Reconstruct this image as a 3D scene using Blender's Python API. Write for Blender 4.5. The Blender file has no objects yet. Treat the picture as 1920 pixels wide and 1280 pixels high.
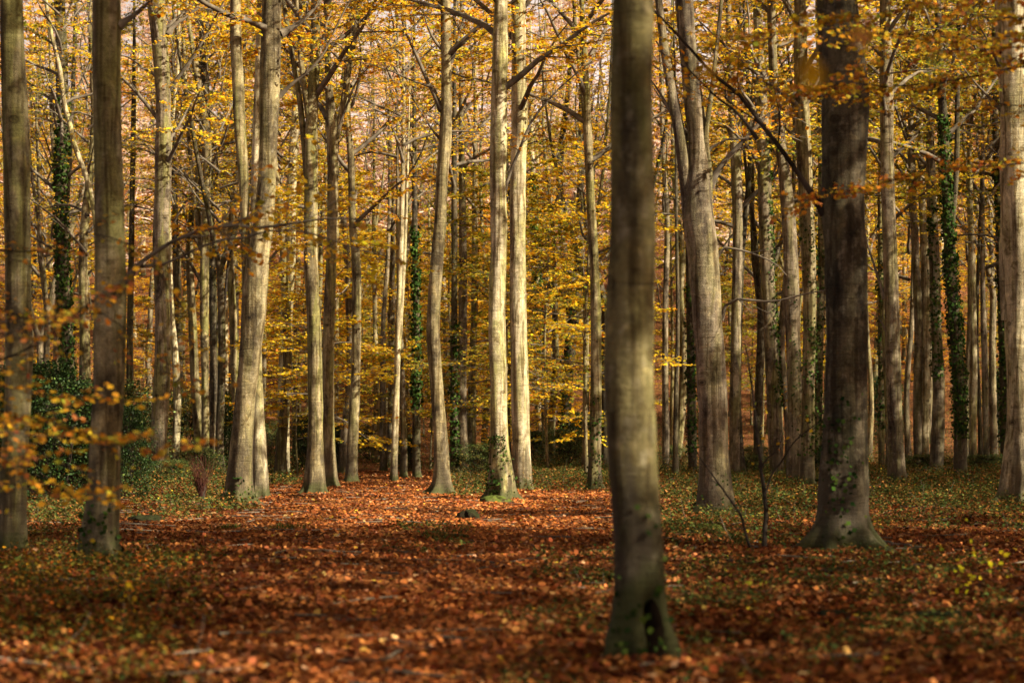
import bpy, math, random
import numpy as np

# ------------------------------------------------------------------ camera, sky, sun, exposure
F = 4533.0            # focal length in photo pixels (85 mm on a 36 mm wide frame, 1920 px)
HOR = 830.0           # pixel row of the eye level
CAMH = 1.5
sc = bpy.context.scene
cam_d = bpy.data.cameras.new("camera")
cam = bpy.data.objects.new("camera", cam_d)
sc.collection.objects.link(cam)
sc.camera = cam
cam.location = (0, 0, CAMH)
cam.rotation_euler = (math.radians(90), 0, 0)
cam_d.lens = 85.0
cam_d.sensor_width = 36.0
cam_d.shift_y = (HOR - 640.0) / 1920.0
cam_d.clip_start = 0.1
cam_d.clip_end = 3000
cam_d.dof.use_dof = True
cam_d.dof.focus_distance = 68.0
cam_d.dof.aperture_fstop = 2.0

SUN_EL, SUN_AZ = math.radians(33), math.radians(117)      # azimuth clockwise from +Y
sdir = (math.sin(SUN_AZ) * math.cos(SUN_EL), math.cos(SUN_AZ) * math.cos(SUN_EL), math.sin(SUN_EL))
world = bpy.data.worlds.new("World")
sc.world = world
world.use_nodes = True
wn = world.node_tree
wn.nodes.clear()
sky = wn.nodes.new("ShaderNodeTexSky")
sky.sky_type = 'NISHITA'
sky.sun_disc = False
sky.sun_elevation = SUN_EL
sky.sun_rotation = SUN_AZ
sky.air_density = 1.0
sky.dust_density = 6.0
bg = wn.nodes.new("ShaderNodeBackground")
bg.inputs[1].default_value = 0.05 * 0.8
wo = wn.nodes.new("ShaderNodeOutputWorld")
wb = wn.nodes.new("ShaderNodeMix"); wb.data_type = 'RGBA'; wb.blend_type = 'MULTIPLY'; wb.inputs[0].default_value = 1.0
wb.inputs[7].default_value = (1.0, 0.86, 0.70, 1)          # the photograph's warm white balance
# a bright thin cloud sheet low in the sky
wtc = wn.nodes.new("ShaderNodeTexCoord"); wsp = wn.nodes.new("ShaderNodeSeparateXYZ"); wmr = wn.nodes.new("ShaderNodeMapRange")
wno = wn.nodes.new("ShaderNodeTexNoise"); wno.inputs['Scale'].default_value = 5.0; wno.inputs['Detail'].default_value = 6
wmr.inputs['From Min'].default_value = 0.34; wmr.inputs['From Max'].default_value = 0.10; wmr.inputs['To Max'].default_value = 1.25
wmu = wn.nodes.new("ShaderNodeMath"); wmu.operation = 'MULTIPLY'; wmu.use_clamp = True
wra = wn.nodes.new("ShaderNodeMapRange"); wra.inputs['From Min'].default_value = 0.35; wra.inputs['From Max'].default_value = 0.6; wra.inputs['To Min'].default_value = .5
wcl = wn.nodes.new("ShaderNodeMix"); wcl.data_type = 'RGBA'; wcl.inputs[7].default_value = (11.0, 10.6, 11.6, 1)
wn.links.new(wtc.outputs['Generated'], wsp.inputs[0]); wn.links.new(wtc.outputs['Generated'], wno.inputs['Vector'])
wn.links.new(wsp.outputs[2], wmr.inputs[0]); wn.links.new(wno.outputs['Fac'], wra.inputs[0])
wn.links.new(wmr.outputs[0], wmu.inputs[0]); wn.links.new(wra.outputs[0], wmu.inputs[1])
wn.links.new(wmu.outputs[0], wcl.inputs[0]); wn.links.new(sky.outputs[0], wcl.inputs[6])
wn.links.new(wcl.outputs[2], wb.inputs[6]); wn.links.new(wb.outputs[2], bg.inputs[0])
wn.links.new(bg.outputs[0], wo.inputs[0])
sun_d = bpy.data.lights.new("sun", 'SUN')
sun_d.energy = 5.0
sun_d.angle = math.radians(0.53)
sun_d.color = (1.0, 0.89, 0.68)
sun = bpy.data.objects.new("sun", sun_d)
sc.collection.objects.link(sun)
from mathutils import Vector
sun.rotation_euler = Vector(sdir).to_track_quat('Z', 'Y').to_euler()
sun.location = (40, -30, 40)
sc.view_settings.view_transform = 'Standard'
sc.view_settings.look = 'None'
sc.view_settings.gamma = 1.0
sc.view_settings.exposure = 1.42
cy = sc.cycles
cy.max_bounces = 6
cy.diffuse_bounces = 4
cy.glossy_bounces = 2
cy.transmission_bounces = 3
cy.transparent_max_bounces = 4
cy.sample_clamp_indirect = 4.0
cy.caustics_reflective = False
cy.caustics_refractive = False
cy.use_adaptive_sampling = True
cy.adaptive_threshold = 0.02
cy.use_denoising = True

R = np.random.default_rng(7)
COL = sc.collection

# ------------------------------------------------------------------ terrain height
def ground_z(x, y):
    x = np.asarray(x, float); y = np.asarray(y, float)
    b = 0.05 * np.sin(x * 0.33 + 1.3) * np.sin(y * 0.21 + 0.4) + 0.03 * np.sin(x * 0.9 + y * 0.37) + 0.02 * np.sin(y * 1.1 - x * 0.5) + 0.022 * np.sin(x * 2.3 + 1.7 * np.sin(y * .9)) * np.sin(y * 1.9 + x * .4)
    t = np.clip((y - 128) / 230.0, 0, 1)
    h = t * t * (3 - 2 * t)
    return b + h * (56 + 12 * np.cos((x + 50) * 0.021 + 2.6)) + 0.35 * np.clip((np.abs(x + 1) - 9) / 14, 0, 1.5) * np.clip((y - 40) / 40, 0, 1)

def px2w(px, py, Y):
    return np.array([(px - 960.0) / F * Y, Y, CAMH - (py - HOR) / F * Y])

def depth_of_row(py):
    return CAMH * F / (py - HOR)

# ------------------------------------------------------------------ node material helpers
def mat(name):
    m = bpy.data.materials.new(name)
    m.use_nodes = True
    nt = m.node_tree
    nt.nodes.clear()
    out = nt.nodes.new("ShaderNodeOutputMaterial")
    return m, nt, out
def N(nt, kind, **kw):
    n = nt.nodes.new(kind)
    for k, v in kw.items():
        if k.startswith("i_"):
            n.inputs[k[2:].replace("_", " ")].default_value = v
        else:
            setattr(n, k, v)
    return n
def L(nt, a, b):
    nt.links.new(a, b)
def ramp(nt, src, stops, interp='LINEAR'):
    r = nt.nodes.new("ShaderNodeValToRGB")
    r.color_ramp.interpolation = interp
    els = r.color_ramp.elements
    while len(els) < len(stops):
        els.new(0.5)
    for e, (p, c) in zip(els, stops):
        e.position = p
        e.color = (*c, 1) if len(c) == 3 else c
    L(nt, src, r.inputs[0])
    return r
def mixc(nt, fac, a, b, mode='MIX'):
    m = nt.nodes.new("ShaderNodeMix")
    m.data_type = 'RGBA'
    m.blend_type = mode
    m.clamp_result = False
    for sock, v in ((m.inputs[0], fac), (m.inputs[6], a), (m.inputs[7], b)):
        if hasattr(v, "is_linked") or hasattr(v, "links"):
            L(nt, v, sock)
        elif isinstance(v, (int, float)):
            sock.default_value = v
        else:
            sock.default_value = (*v, 1)
    return m.outputs[2]
def math_(nt, op, a, b=None, clamp=False):
    m = nt.nodes.new("ShaderNodeMath")
    m.operation = op
    m.use_clamp = clamp
    for sock, v in ((m.inputs[0], a), (m.inputs[1], b)):
        if v is None:
            continue
        if isinstance(v, (int, float)):
            sock.default_value = v
        else:
            L(nt, v, sock)
    return m.outputs[0]
def scaled(nt, src, s):
    m = nt.nodes.new("ShaderNodeMapping")
    m.inputs['Scale'].default_value = s
    L(nt, src, m.inputs[0])
    return m.outputs[0]
def noise(nt, vec, scale, detail=4, rough=0.55, dist=0.0):
    n = N(nt, "ShaderNodeTexNoise")
    n.inputs['Scale'].default_value = scale
    n.inputs['Detail'].default_value = detail
    n.inputs['Roughness'].default_value = rough
    n.inputs['Distortion'].default_value = dist
    L(nt, vec, n.inputs['Vector'])
    return n.outputs['Fac']

def bark_material(name, pale, dark, green, greenness=0.5, moss_h=0.55):
    m, nt, out = mat(name)
    tc = N(nt, "ShaderNodeTexCoord")
    oi = N(nt, "ShaderNodeObjectInfo")
    off = N(nt, "ShaderNodeVectorMath", operation='ADD')
    comb = N(nt, "ShaderNodeCombineXYZ")
    rr = math_(nt, 'MULTIPLY', oi.outputs['Random'], 60.0)
    for i in range(3):
        L(nt, rr, comb.inputs[i])
    L(nt, tc.outputs['Object'], off.inputs[0]); L(nt, comb.outputs[0], off.inputs[1])
    P = off.outputs[0]
    big = noise(nt, scaled(nt, P, (1.3, 1.3, 0.55)), 1.6, 5, 0.6, 0.4)
    base = ramp(nt, big, [(0.40, dark), (0.58, pale)])
    # blotchy lichen
    lich = noise(nt, scaled(nt, P, (1, 1, 0.8)), 7.0, 8, 0.7, 0.2)
    lf = ramp(nt, lich, [(0.52, (0, 0, 0)), (0.64, (1, 1, 1))])
    c = mixc(nt, math_(nt, 'MULTIPLY', lf.outputs[0], 0.28), base.outputs[0], (0.50, 0.45, 0.34))
    # algae
    alg = noise(nt, scaled(nt, P, (2.2, 2.2, 0.35)), 1.4, 5, 0.6, 0.6)
    af = ramp(nt, alg, [(0.46, (0, 0, 0)), (0.60, (1, 1, 1))])
    rg = math_(nt, 'MULTIPLY', oi.outputs['Random'], 3.7)
    rg = math_(nt, 'FRACT', rg)
    c = mixc(nt, math_(nt, 'MULTIPLY', math_(nt, 'MULTIPLY', af.outputs[0], greenness), math_(nt, 'ADD', rg, 0.35), True), c, green)
    # run-off streaks
    st = noise(nt, scaled(nt, P, (16, 16, 0.5)), 1.0, 4, 0.6, 0.3)
    sf = ramp(nt, st, [(0.36, (0.50, 0.46, 0.42)), (0.56, (1, 1, 1))])
    c = mixc(nt, 0.22, c, sf.outputs[0], 'MULTIPLY')
    md = noise(nt, scaled(nt, P, (2.6, 2.6, 1.5)), 1.7, 6, 0.62, 0.9)
    mdf = ramp(nt, md, [(0.36, (0.56, 0.52, 0.42)), (0.5, (0.95, 0.95, 0.9)), (0.64, (1.12, 1.10, 1.08))])
    c = mixc(nt, 0.8, c, mdf.outputs[0], 'MULTIPLY')
    ws = noise(nt, scaled(nt, P, (5.0, 5.0, 0.28)), 1.5, 5, 0.62, 0.8)
    wsf = ramp(nt, ws, [(0.40, (0.42, 0.36, 0.26)), (0.50, (1, 1, 1)), (0.62, (1.0, 1.0, 0.98)), (0.70, (1.22, 1.18, 1.1))])
    c = mixc(nt, 0.95, c, wsf.outputs[0], 'MULTIPLY')
    pt = noise(nt, P, 4.2, 3, 0.5, 1.2)
    ptf = ramp(nt, pt, [(0.33, (0.50, 0.45, 0.34)), (0.385, (0.92, 0.92, 0.9)), (0.60, (1, 1, 1)), (0.635, (1.35, 1.32, 1.22))])
    c = mixc(nt, 0.9, c, ptf.outputs[0], 'MULTIPLY')
    # growth creases round the stem
    cr = noise(nt, scaled(nt, P, (0.9, 0.9, 8)), 1.1, 5, 0.6, 0.5)
    cf = ramp(nt, cr, [(0.30, (0.25, 0.21, 0.17)), (0.34, (1, 1, 1))])
    c = mixc(nt, 0.5, c, cf.outputs[0], 'MULTIPLY')
    # fine speckle
    sp = noise(nt, P, 45.0, 4, 0.7)
    spf = ramp(nt, sp, [(0.35, (0.62, 0.60, 0.56)), (0.6, (1.08, 1.08, 1.08))])
    c = mixc(nt, 0.8, c, spf.outputs[0], 'MULTIPLY')
    # branch scars
    vo = N(nt, "ShaderNodeTexVoronoi"); vo.inputs['Scale'].default_value = 1.15
    L(nt, scaled(nt, P, (1.1, 1.1, 1.7)), vo.inputs['Vector'])
    vf = ramp(nt, vo.outputs['Distance'], [(0.05, (0.10, 0.08, 0.06)), (0.085, (0.75, 0.7, 0.6)), (0.11, (0.3, 0.26, 0.2)), (0.15, (1, 1, 1))])
    c = mixc(nt, 0.9, c, vf.outputs[0], 'MULTIPLY')
    # wet dark staining climbing unevenly from the foot
    sepq = N(nt, "ShaderNodeSeparateXYZ"); L(nt, tc.outputs['Object'], sepq.inputs[0])
    qz = N(nt, "ShaderNodeMapRange"); qz.inputs['From Min'].default_value = 2.6; qz.inputs['From Max'].default_value = 0.2
    L(nt, sepq.outputs[2], qz.inputs[0])
    wn_ = noise(nt, scaled(nt, P, (3.0, 3.0, 0.6)), 1.8, 6, 0.62, 0.5)
    wf = math_(nt, 'MULTIPLY', math_(nt, 'ADD', math_(nt, 'MULTIPLY', qz.outputs[0], 0.36), math_(nt, 'SUBTRACT', wn_, 0.66)), 6.0, True)
    c = mixc(nt, math_(nt, 'MULTIPLY', wf, 0.72), c, (0.055, 0.042, 0.026))
    # moss skirt at the foot
    sepz = N(nt, "ShaderNodeSeparateXYZ"); L(nt, tc.outputs['Object'], sepz.inputs[0])
    mz = N(nt, "ShaderNodeMapRange"); mz.inputs['From Min'].default_value = moss_h; mz.inputs['From Max'].default_value = 0.0
    L(nt, sepz.outputs[2], mz.inputs[0])
    mn = noise(nt, P, 3.2, 6, 0.65, 0.3)
    mf = math_(nt, 'ADD', math_(nt, 'MULTIPLY', mz.outputs[0], 0.60), math_(nt, 'SUBTRACT', mn, 0.66))
    mf = math_(nt, 'MULTIPLY', mf, 4.0, True)
    c = mixc(nt, math_(nt, 'MULTIPLY', mf, 0.75), c, (0.045, 0.052, 0.012))
    b = N(nt, "ShaderNodeBsdfPrincipled")
    b.inputs['Roughness'].default_value = 0.85
    b.inputs['Specular IOR Level'].default_value = 0.25
    L(nt, c, b.inputs['Base Color'])
    hgt = math_(nt, 'ADD', math_(nt, 'MULTIPLY', cr, 0.5), math_(nt, 'ADD', math_(nt, 'MULTIPLY', st, 0.25), math_(nt, 'MULTIPLY', sp, 0.22)))
    bp = N(nt, "ShaderNodeBump"); bp.inputs['Strength'].default_value = 0.8; bp.inputs['Distance'].default_value = 0.09
    L(nt, hgt, bp.inputs['Height']); L(nt, bp.outputs[0], b.inputs['Normal'])
    L(nt, b.outputs[0], out.inputs[0])
    return m

OLIVE = (0.20, 0.185, 0.065)
M_PALE = bark_material("pale_beech_bark", (0.59, 0.52, 0.36), (0.26, 0.215, 0.135), (0.36,0.34,0.14), 0.8)
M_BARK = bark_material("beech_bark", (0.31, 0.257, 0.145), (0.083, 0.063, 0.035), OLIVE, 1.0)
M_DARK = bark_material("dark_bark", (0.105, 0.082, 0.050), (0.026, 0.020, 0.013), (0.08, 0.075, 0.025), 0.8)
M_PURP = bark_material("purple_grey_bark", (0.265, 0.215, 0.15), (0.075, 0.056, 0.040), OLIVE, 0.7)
M_NEAR = bark_material("near_beech_bark", (0.215, 0.18, 0.080), (0.050, 0.039, 0.018), (0.12, 0.12, 0.02), 1.1, 1.1)
BARKS = {'pale': M_PALE, 'bark': M_BARK, 'dark': M_DARK, 'purp': M_PURP, 'near': M_NEAR}

def twig_material(name, c0, c1):
    m, nt, out = mat(name)
    tc = N(nt, "ShaderNodeTexCoord")
    n = noise(nt, tc.outputs['Object'], 3.0, 4, 0.6)
    r = ramp(nt, n, [(0.35, c0), (0.65, c1)])
    b = N(nt, "ShaderNodeBsdfDiffuse")
    L(nt, r.outputs[0], b.inputs[0]); L(nt, b.outputs[0], out.inputs[0])
    return m
M_TWIG = twig_material("beech_limb_bark", (0.07, 0.057, 0.042), (0.19, 0.16, 0.12))
M_HAZETWIG = twig_material("pinkish_haze_twig", (0.46, 0.32, 0.27), (0.70, 0.53, 0.45))  # paled in colour to carry sun and haze on the far twigs
M_DARKTWIG = twig_material("dark_twig_bark", (0.022, 0.017, 0.013), (0.06, 0.048, 0.038))

def leaf_material(name, trans=0.45, gloss=0.0, jitter=0.0):
    m, nt, out = mat(name)
    at = N(nt, "ShaderNodeAttribute", attribute_name="col")
    col = at.outputs['Color']
    if jitter:
        oi = N(nt, "ShaderNodeObjectInfo")
        hs = N(nt, "ShaderNodeHueSaturation")
        h = N(nt, "ShaderNodeMapRange"); h.inputs['To Min'].default_value = 0.5 - jitter; h.inputs['To Max'].default_value = 0.5 + jitter
        L(nt, oi.outputs['Random'], h.inputs[0]); L(nt, h.outputs[0], hs.inputs['Hue'])
        v = N(nt, "ShaderNodeMapRange"); v.inputs['To Min'].default_value = 0.75; v.inputs['To Max'].default_value = 1.2
        L(nt, math_(nt, 'FRACT', math_(nt, 'MULTIPLY', oi.outputs['Random'], 7.3)), v.inputs[0]); L(nt, v.outputs[0], hs.inputs['Value'])
        L(nt, col, hs.inputs['Color']); col = hs.outputs[0]
    d = N(nt, "ShaderNodeBsdfDiffuse"); L(nt, col, d.inputs[0])
    sh = d.outputs[0]
    if trans:
        t = N(nt, "ShaderNodeBsdfTranslucent"); L(nt, col, t.inputs[0])
        mx = N(nt, "ShaderNodeMixShader"); mx.inputs[0].default_value = trans
        L(nt, sh, mx.inputs[1]); L(nt, t.outputs[0], mx.inputs[2]); sh = mx.outputs[0]
    if gloss:
        g = N(nt, "ShaderNodeBsdfGlossy"); g.inputs['Roughness'].default_value = 0.5
        g.inputs[0].default_value = (0.9, 0.9, 0.9, 1)
        mx = N(nt, "ShaderNodeMixShader"); mx.inputs[0].default_value = gloss
        L(nt, sh, mx.inputs[1]); L(nt, g.outputs[0], mx.inputs[2]); sh = mx.outputs[0]
    L(nt, sh, out.inputs[0])
    return m
M_LEAF = leaf_material("autumn_beech_leaf", 0.55, 0, 0.012)
M_LITTER = leaf_material("fallen_leaf", 0.12, 0.0)
M_GREEN = leaf_material("green_leaf", 0.25, 0.0, 0.01)
M_HOLLY = leaf_material("holly_leaf", 0.05, 0.012)
M_IVY = leaf_material("ivy_leaf", 0.04, 0.0)

# ------------------------------------------------------------------ mesh builders
def mesh_np(name, V, faces, m, col=None, smooth=False):
    """faces: list of (n x k) int arrays"""
    me = bpy.data.meshes.new(name)
    me.vertices.add(len(V))
    me.vertices.foreach_set("co", np.asarray(V, np.float32).ravel())
    loops = np.concatenate([f.ravel() for f in faces]).astype(np.int32)
    sizes = np.concatenate([np.full(len(f), f.shape[1], np.int32) for f in faces])
    starts = np.concatenate([[0], np.cumsum(sizes)[:-1]]).astype(np.int32)
    me.loops.add(len(loops)); me.loops.foreach_set("vertex_index", loops)
    me.polygons.add(len(sizes)); me.polygons.foreach_set("loop_start", starts)
    me.update(calc_edges=True)
    if smooth:
        me.polygons.foreach_set("use_smooth", np.ones(len(sizes), bool))
    if col is not None:
        a = me.color_attributes.new("col", 'FLOAT_COLOR', 'POINT')
        c = np.ones((len(V), 4), np.float32); c[:, :3] = col
        a.data.foreach_set("color", c.ravel())
    if m is not None:
        me.materials.append(m)
    return me

def link(name, data, parent=None, loc=None):
    o = bpy.data.objects.new(name, data)
    COL.objects.link(o)
    if parent is not None:
        o.parent = parent
    if loc is not None:
        o.location = loc
    return o
def tag(o, label=None, cat=None, group=None, kind=None):
    if label: o['label'] = label
    if cat: o['category'] = cat
    if group: o['group'] = group
    if kind: o['kind'] = kind
    return o

class Tubes:
    def __init__(self):
        self.V = []; self.F = []; self.n = 0
    def add(self, P, r, sides=5, cap=False):
        P = np.asarray(P, float); r = np.asarray(r, float)
        if r.ndim == 0: r = np.full(len(P), float(r))
        T = np.gradient(P, axis=0)
        T /= np.linalg.norm(T, axis=1)[:, None] + 1e-9
        ref = np.array([0.0, 0, 1]) if abs(T[0][2]) < 0.8 else np.array([1.0, 0, 0])
        A = np.cross(T, ref); A /= np.linalg.norm(A, axis=1)[:, None] + 1e-9
        B = np.cross(T, A)
        th = np.linspace(0, 2 * np.pi, sides, endpoint=False)
        ring = P[:, None] + r[:, None, None] * (np.cos(th)[None, :, None] * A[:, None] + np.sin(th)[None, :, None] * B[:, None])
        k = len(P)
        self.V.append(ring.reshape(-1, 3))
        i = np.arange(k - 1)[:, None] * sides; j = np.arange(sides)[None]; j2 = (j + 1) % sides
        q = np.stack([i + j, i + j2, i + sides + j2, i + sides + j], -1).reshape(-1, 4) + self.n
        self.F.append(q)
        self.n += k * sides
    def mesh(self, name, m, smooth=True):
        return mesh_np(name, np.concatenate(self.V), [np.concatenate(self.F)], m, smooth=smooth)

T_DIAM = (np.array([[0, 0, 0], [.45, .42, .06], [1, 0, -.04], [.5, -.42, .06]]), [[0, 1, 2, 3]])
T_OVAL = (np.array([[0, 0, 0], [.25, .36, .07], [.65, .40, .06], [1, 0, -.06], [.65, -.40, .06], [.25, -.36, .07]]), [[0, 1, 2, 3], [0, 3, 4, 5]])
def norm(a):
    return a / (np.linalg.norm(a, axis=-1, keepdims=True) + 1e-9)
def leaves_np(P, U, W, size, col, tmpl=T_DIAM, wr=1.0):
    """P base point, U along, W sideways (unit); size per leaf; col per leaf."""
    T, fc = tmpl
    U = norm(U); W = norm(W - (W * U).sum(-1, keepdims=True) * U)
    Nn = np.cross(U, W)
    s = np.asarray(size)[:, None, None]
    V = P[:, None] + s * (T[None, :, 0:1] * U[:, None] + wr * T[None, :, 1:2] * W[:, None] + T[None, :, 2:3] * Nn[:, None])
    n = len(P); k = len(T)
    Fc = (np.arange(n)[:, None, None] * k + np.array(fc)[None]).reshape(-1, 4)
    C = np.repeat(col, k, axis=0)
    return V.reshape(-1, 3), Fc, C
def leaf_mesh(name, parts, m):
    Vs, Fs, Cs, n = [], [], [], 0
    for V, Fc, C in parts:
        Vs.append(V); Fs.append(Fc + n); Cs.append(C); n += len(V)
    return mesh_np(name, np.concatenate(Vs), [np.concatenate(Fs)], m, col=np.concatenate(Cs))
def pick(pal, n, rng, jit=0.16):
    w = np.array([p[0] for p in pal]); w = w / w.sum()
    c = np.array([p[1] for p in pal])
    i = rng.choice(len(pal), n, p=w)
    return np.clip(c[i] * (1 + jit * rng.standard_normal((n, 1))) * (1 + 0.07 * rng.standard_normal((n, 3))), 0.004, 0.95)
PAL_YEL = [(6, (.90, .58, .03)), (3, (.88, .48, .03)), (1.6, (.60, .48, .04)), (1, (.50, .19, .03)), (1, (.28, .31, .03))]
PAL_ORA = [(5, (.84, .40, .03)), (5, (.90, .55, .03)), (2, (.60, .26, .03)), (1.3, (.42, .34, .03))]
PAL_PINK = [(4, (.76, .46, .27)), (3, (.80, .52, .15)), (2, (.60, .38, .26)), (3, (.84, .62, .45))]  # hillside leaves, lightened in colour for the hazy distance
PAL_OLIVE = [(3, (.32, .30, .03)), (4, (.58, .41, .035)), (2, (.16, .20, .025)), (1, (.5, .24, .03))]
PAL_LITTER = [(5, (.38, .120, .032)), (5, (.27, .078, .025)), (2, (.52, .20, .055)), (3, (.14, .042, .022)), (.8, (.58, .33, .16)), (0.25, (.60, .38, .04))]
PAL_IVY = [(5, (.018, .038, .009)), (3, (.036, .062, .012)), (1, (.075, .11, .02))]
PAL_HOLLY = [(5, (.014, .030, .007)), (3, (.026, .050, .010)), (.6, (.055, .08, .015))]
PAL_BRAMBLE = [(4, (.045, .07, .02)), (3, (.08, .095, .025)), (2, (.15, .12, .03)), (2.4, (.24, .10, .03)), (.12, (.42, .33, .03))]

def wander(p, d, length, n, rng, up=0.0, wig=0.12):
    """a bending polyline from p in direction d"""
    pts = [np.array(p, float)]; d = norm(np.array(d, float)); st = length / (n - 1)
    for i in range(n - 1):
        d = norm(d + wig * rng.standard_normal(3) + np.array([0, 0, up]))
        pts.append(pts[-1] + d * st)
    return np.array(pts)

def twig_leaves(p0, p1, n, rng, size, pal, store, tmpl, flat=0.35):
    """alternate leaves along a twig, lying roughly in a horizontal layer"""
    t = rng.random(n)[:, None]
    P = p0 + (p1 - p0) * t
    ax = norm(p1 - p0)
    side = norm(np.cross(ax, [0, 0, 1.0]) + 1e-6)
    s = np.where(rng.random(n) < .5, -1, 1)[:, None]
    U = ax * (0.5 + 0.4 * rng.standard_normal((n, 1))) + side * s * 1.0
    U[:, 2] += flat * rng.standard_normal(n) - 0.12
    up = np.array([0, 0, 1.0]) + flat * 1.3 * rng.standard_normal((n, 3))
    W = np.cross(up, norm(U))
    store.append(leaves_np(P, U, W, size * (0.5 + 0.85 * rng.random(n)), pick(pal, n, rng, .24), tmpl))

def crown_proto(name, seed, H, Rr, nl, nsec, ntw, nlf, size, pal, twigmat=None, elev=(32, 70), tw_r=0.007, limb_r=0.07, tmpl=T_DIAM, axis=True, flat=0.35, low_len=1.0):
    """returns (branches mesh, leaf mesh): limbs climbing off an axis, side shoots, twigs in flat layers"""
    rng = np.random.default_rng(seed)
    tb = Tubes(); st = []
    for i in range(nl):
        f = (i + 0.5 * rng.random()) / nl
        z = H * f ** 0.9
        az = i * 2.4 + rng.random() * 0.9
        el = math.radians(elev[0] + (elev[1] - elev[0]) * f + 9 * rng.standard_normal())
        ln = Rr * (low_len + (1 - low_len) * math.sin(math.pi * f)) * (1.0 - 0.55 * f) * (0.75 + 0.5 * rng.random())
        d = np.array([math.cos(az) * math.cos(el), math.sin(az) * math.cos(el), math.sin(el)])
        P = wander((0, 0, z), d, ln, 8, rng, up=-0.03 + 0.05 * f, wig=0.10)
        rr = limb_r * (1 - 0.5 * f)
        tb.add(P, np.linspace(rr, rr * 0.15, 8), 5)
        for j in range(nsec):
            t = 0.22 + 0.78 * (j + rng.random()) / nsec
            k = min(int(t * 7), 6); q = P[k] + (P[k + 1] - P[k]) * (t * 7 - k)
            a = norm(P[k + 1] - P[k])
            sd = norm(np.cross(a, [0, 0, 1.0])) * (1 if j % 2 else -1)
            dd = a * (0.6 + 0.3 * rng.random()) + sd * (0.6 + 0.5 * rng.random())
            dd[2] = dd[2] * 0.35 + 0.12 * rng.standard_normal() + 0.05
            l2 = ln * (0.25 + 0.3 * rng.random()) * (1.1 - 0.5 * t)
            Q = wander(q, dd, l2, 5, rng, up=-0.03, wig=0.12)
            tb.add(Q, np.linspace(rr * 0.32, tw_r * 1.2, 5), 3)
            for w in range(ntw):
                tt = 0.15 + 0.85 * (w + rng.random()) / ntw
                kk = min(int(tt * 4), 3); qq = Q[kk] + (Q[kk + 1] - Q[kk]) * (tt * 4 - kk)
                aa = norm(Q[kk + 1] - Q[kk])
                s2 = norm(np.cross(aa, [0, 0, 1.0])) * (1 if w % 2 else -1)
                d3 = aa * 0.7 + s2 * (0.5 + 0.6 * rng.random()); d3[2] += 0.14 * rng.standard_normal()
                l3 = l2 * (0.35 + 0.35 * rng.random()) + 0.12
                e = qq + norm(d3) * l3
                tb.add(np.array([qq, (qq + e) / 2 + 0.04 * l3 * rng.standard_normal(3), e]), [tw_r, tw_r * 0.8, tw_r * 0.35], 3)
                if nlf:
                    twig_leaves(qq, e, max(1, int(nlf * (0.5 + rng.random()))), rng, size, pal, st, tmpl, flat)
    return tb.mesh(name + "_limbs", twigmat or M_TWIG), (leaf_mesh(name + "_leaves", st, M_LEAF) if st else None)

# crown stock, shared by many trees
CR = {}
for k, (sd, pal) in enumerate([(11, PAL_YEL), (12, PAL_ORA), (13, PAL_YEL), (14, PAL_OLIVE)]):
    CR['full%d' % k] = crown_proto('beech_crown', sd, 13, 5.2, 16, 7, 6, 18, 0.125, pal, limb_r=0.10)
for k, (sd, pal) in enumerate([(21, PAL_YEL), (22, PAL_ORA), (23, PAL_OLIVE)]):
    CR['young%d' % k] = crown_proto('young_crown', sd, 7.5, 3.2, 20, 7, 6, 14, 0.10, pal, elev=(2, 48), limb_r=0.028, tw_r=0.005, flat=0.28)
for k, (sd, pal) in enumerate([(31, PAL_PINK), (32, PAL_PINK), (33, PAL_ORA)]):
    CR['hill%d' % k] = crown_proto('hillside_crown', sd, 13, 6.0, 17, 7, 7, 7 if k < 2 else 11, 0.18, pal, twigmat=M_HAZETWIG, tw_r=0.022, limb_r=0.12)
CR['thin0'] = crown_proto('thin_crown', 41, 11, 4.4, 13, 6, 4, 8, 0.10, PAL_ORA, limb_r=0.08)
CR['thin1'] = crown_proto('thin_crown', 42, 11, 4.4, 13, 6, 4, 8, 0.10, PAL_YEL, limb_r=0.08)
CR['dense'] = crown_proto('dense_crown', 44, 13, 5.4, 17, 7, 6, 17, 0.15, PAL_ORA, limb_r=0.10)  # larger leaves, thickened for the shade of the unseen trees
CR['sparse'] = crown_proto('sparse_crown', 43, 11, 4.6, 12, 5, 3, 6, 0.115, PAL_ORA, limb_r=0.09)

# ------------------------------------------------------------------ trunks
def smooth_path(z, vals, zz):
    """monotone-ish cubic interpolation through the measured points"""
    z = np.asarray(z); vals = np.asarray(vals)
    o = np.argsort(z); z = z[o]; vals = vals[o]
    m = np.gradient(vals, z)
    i = np.clip(np.searchsorted(z, zz) - 1, 0, len(z) - 2)
    h = z[i + 1] - z[i]; t = np.clip((zz - z[i]) / h, 0, 1)
    return ((2 * t**3 - 3 * t**2 + 1) * vals[i] + (t**3 - 2 * t**2 + t) * h * m[i] + (-2 * t**3 + 3 * t**2) * vals[i + 1] + (t**3 - t**2) * h * m[i + 1])

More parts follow.
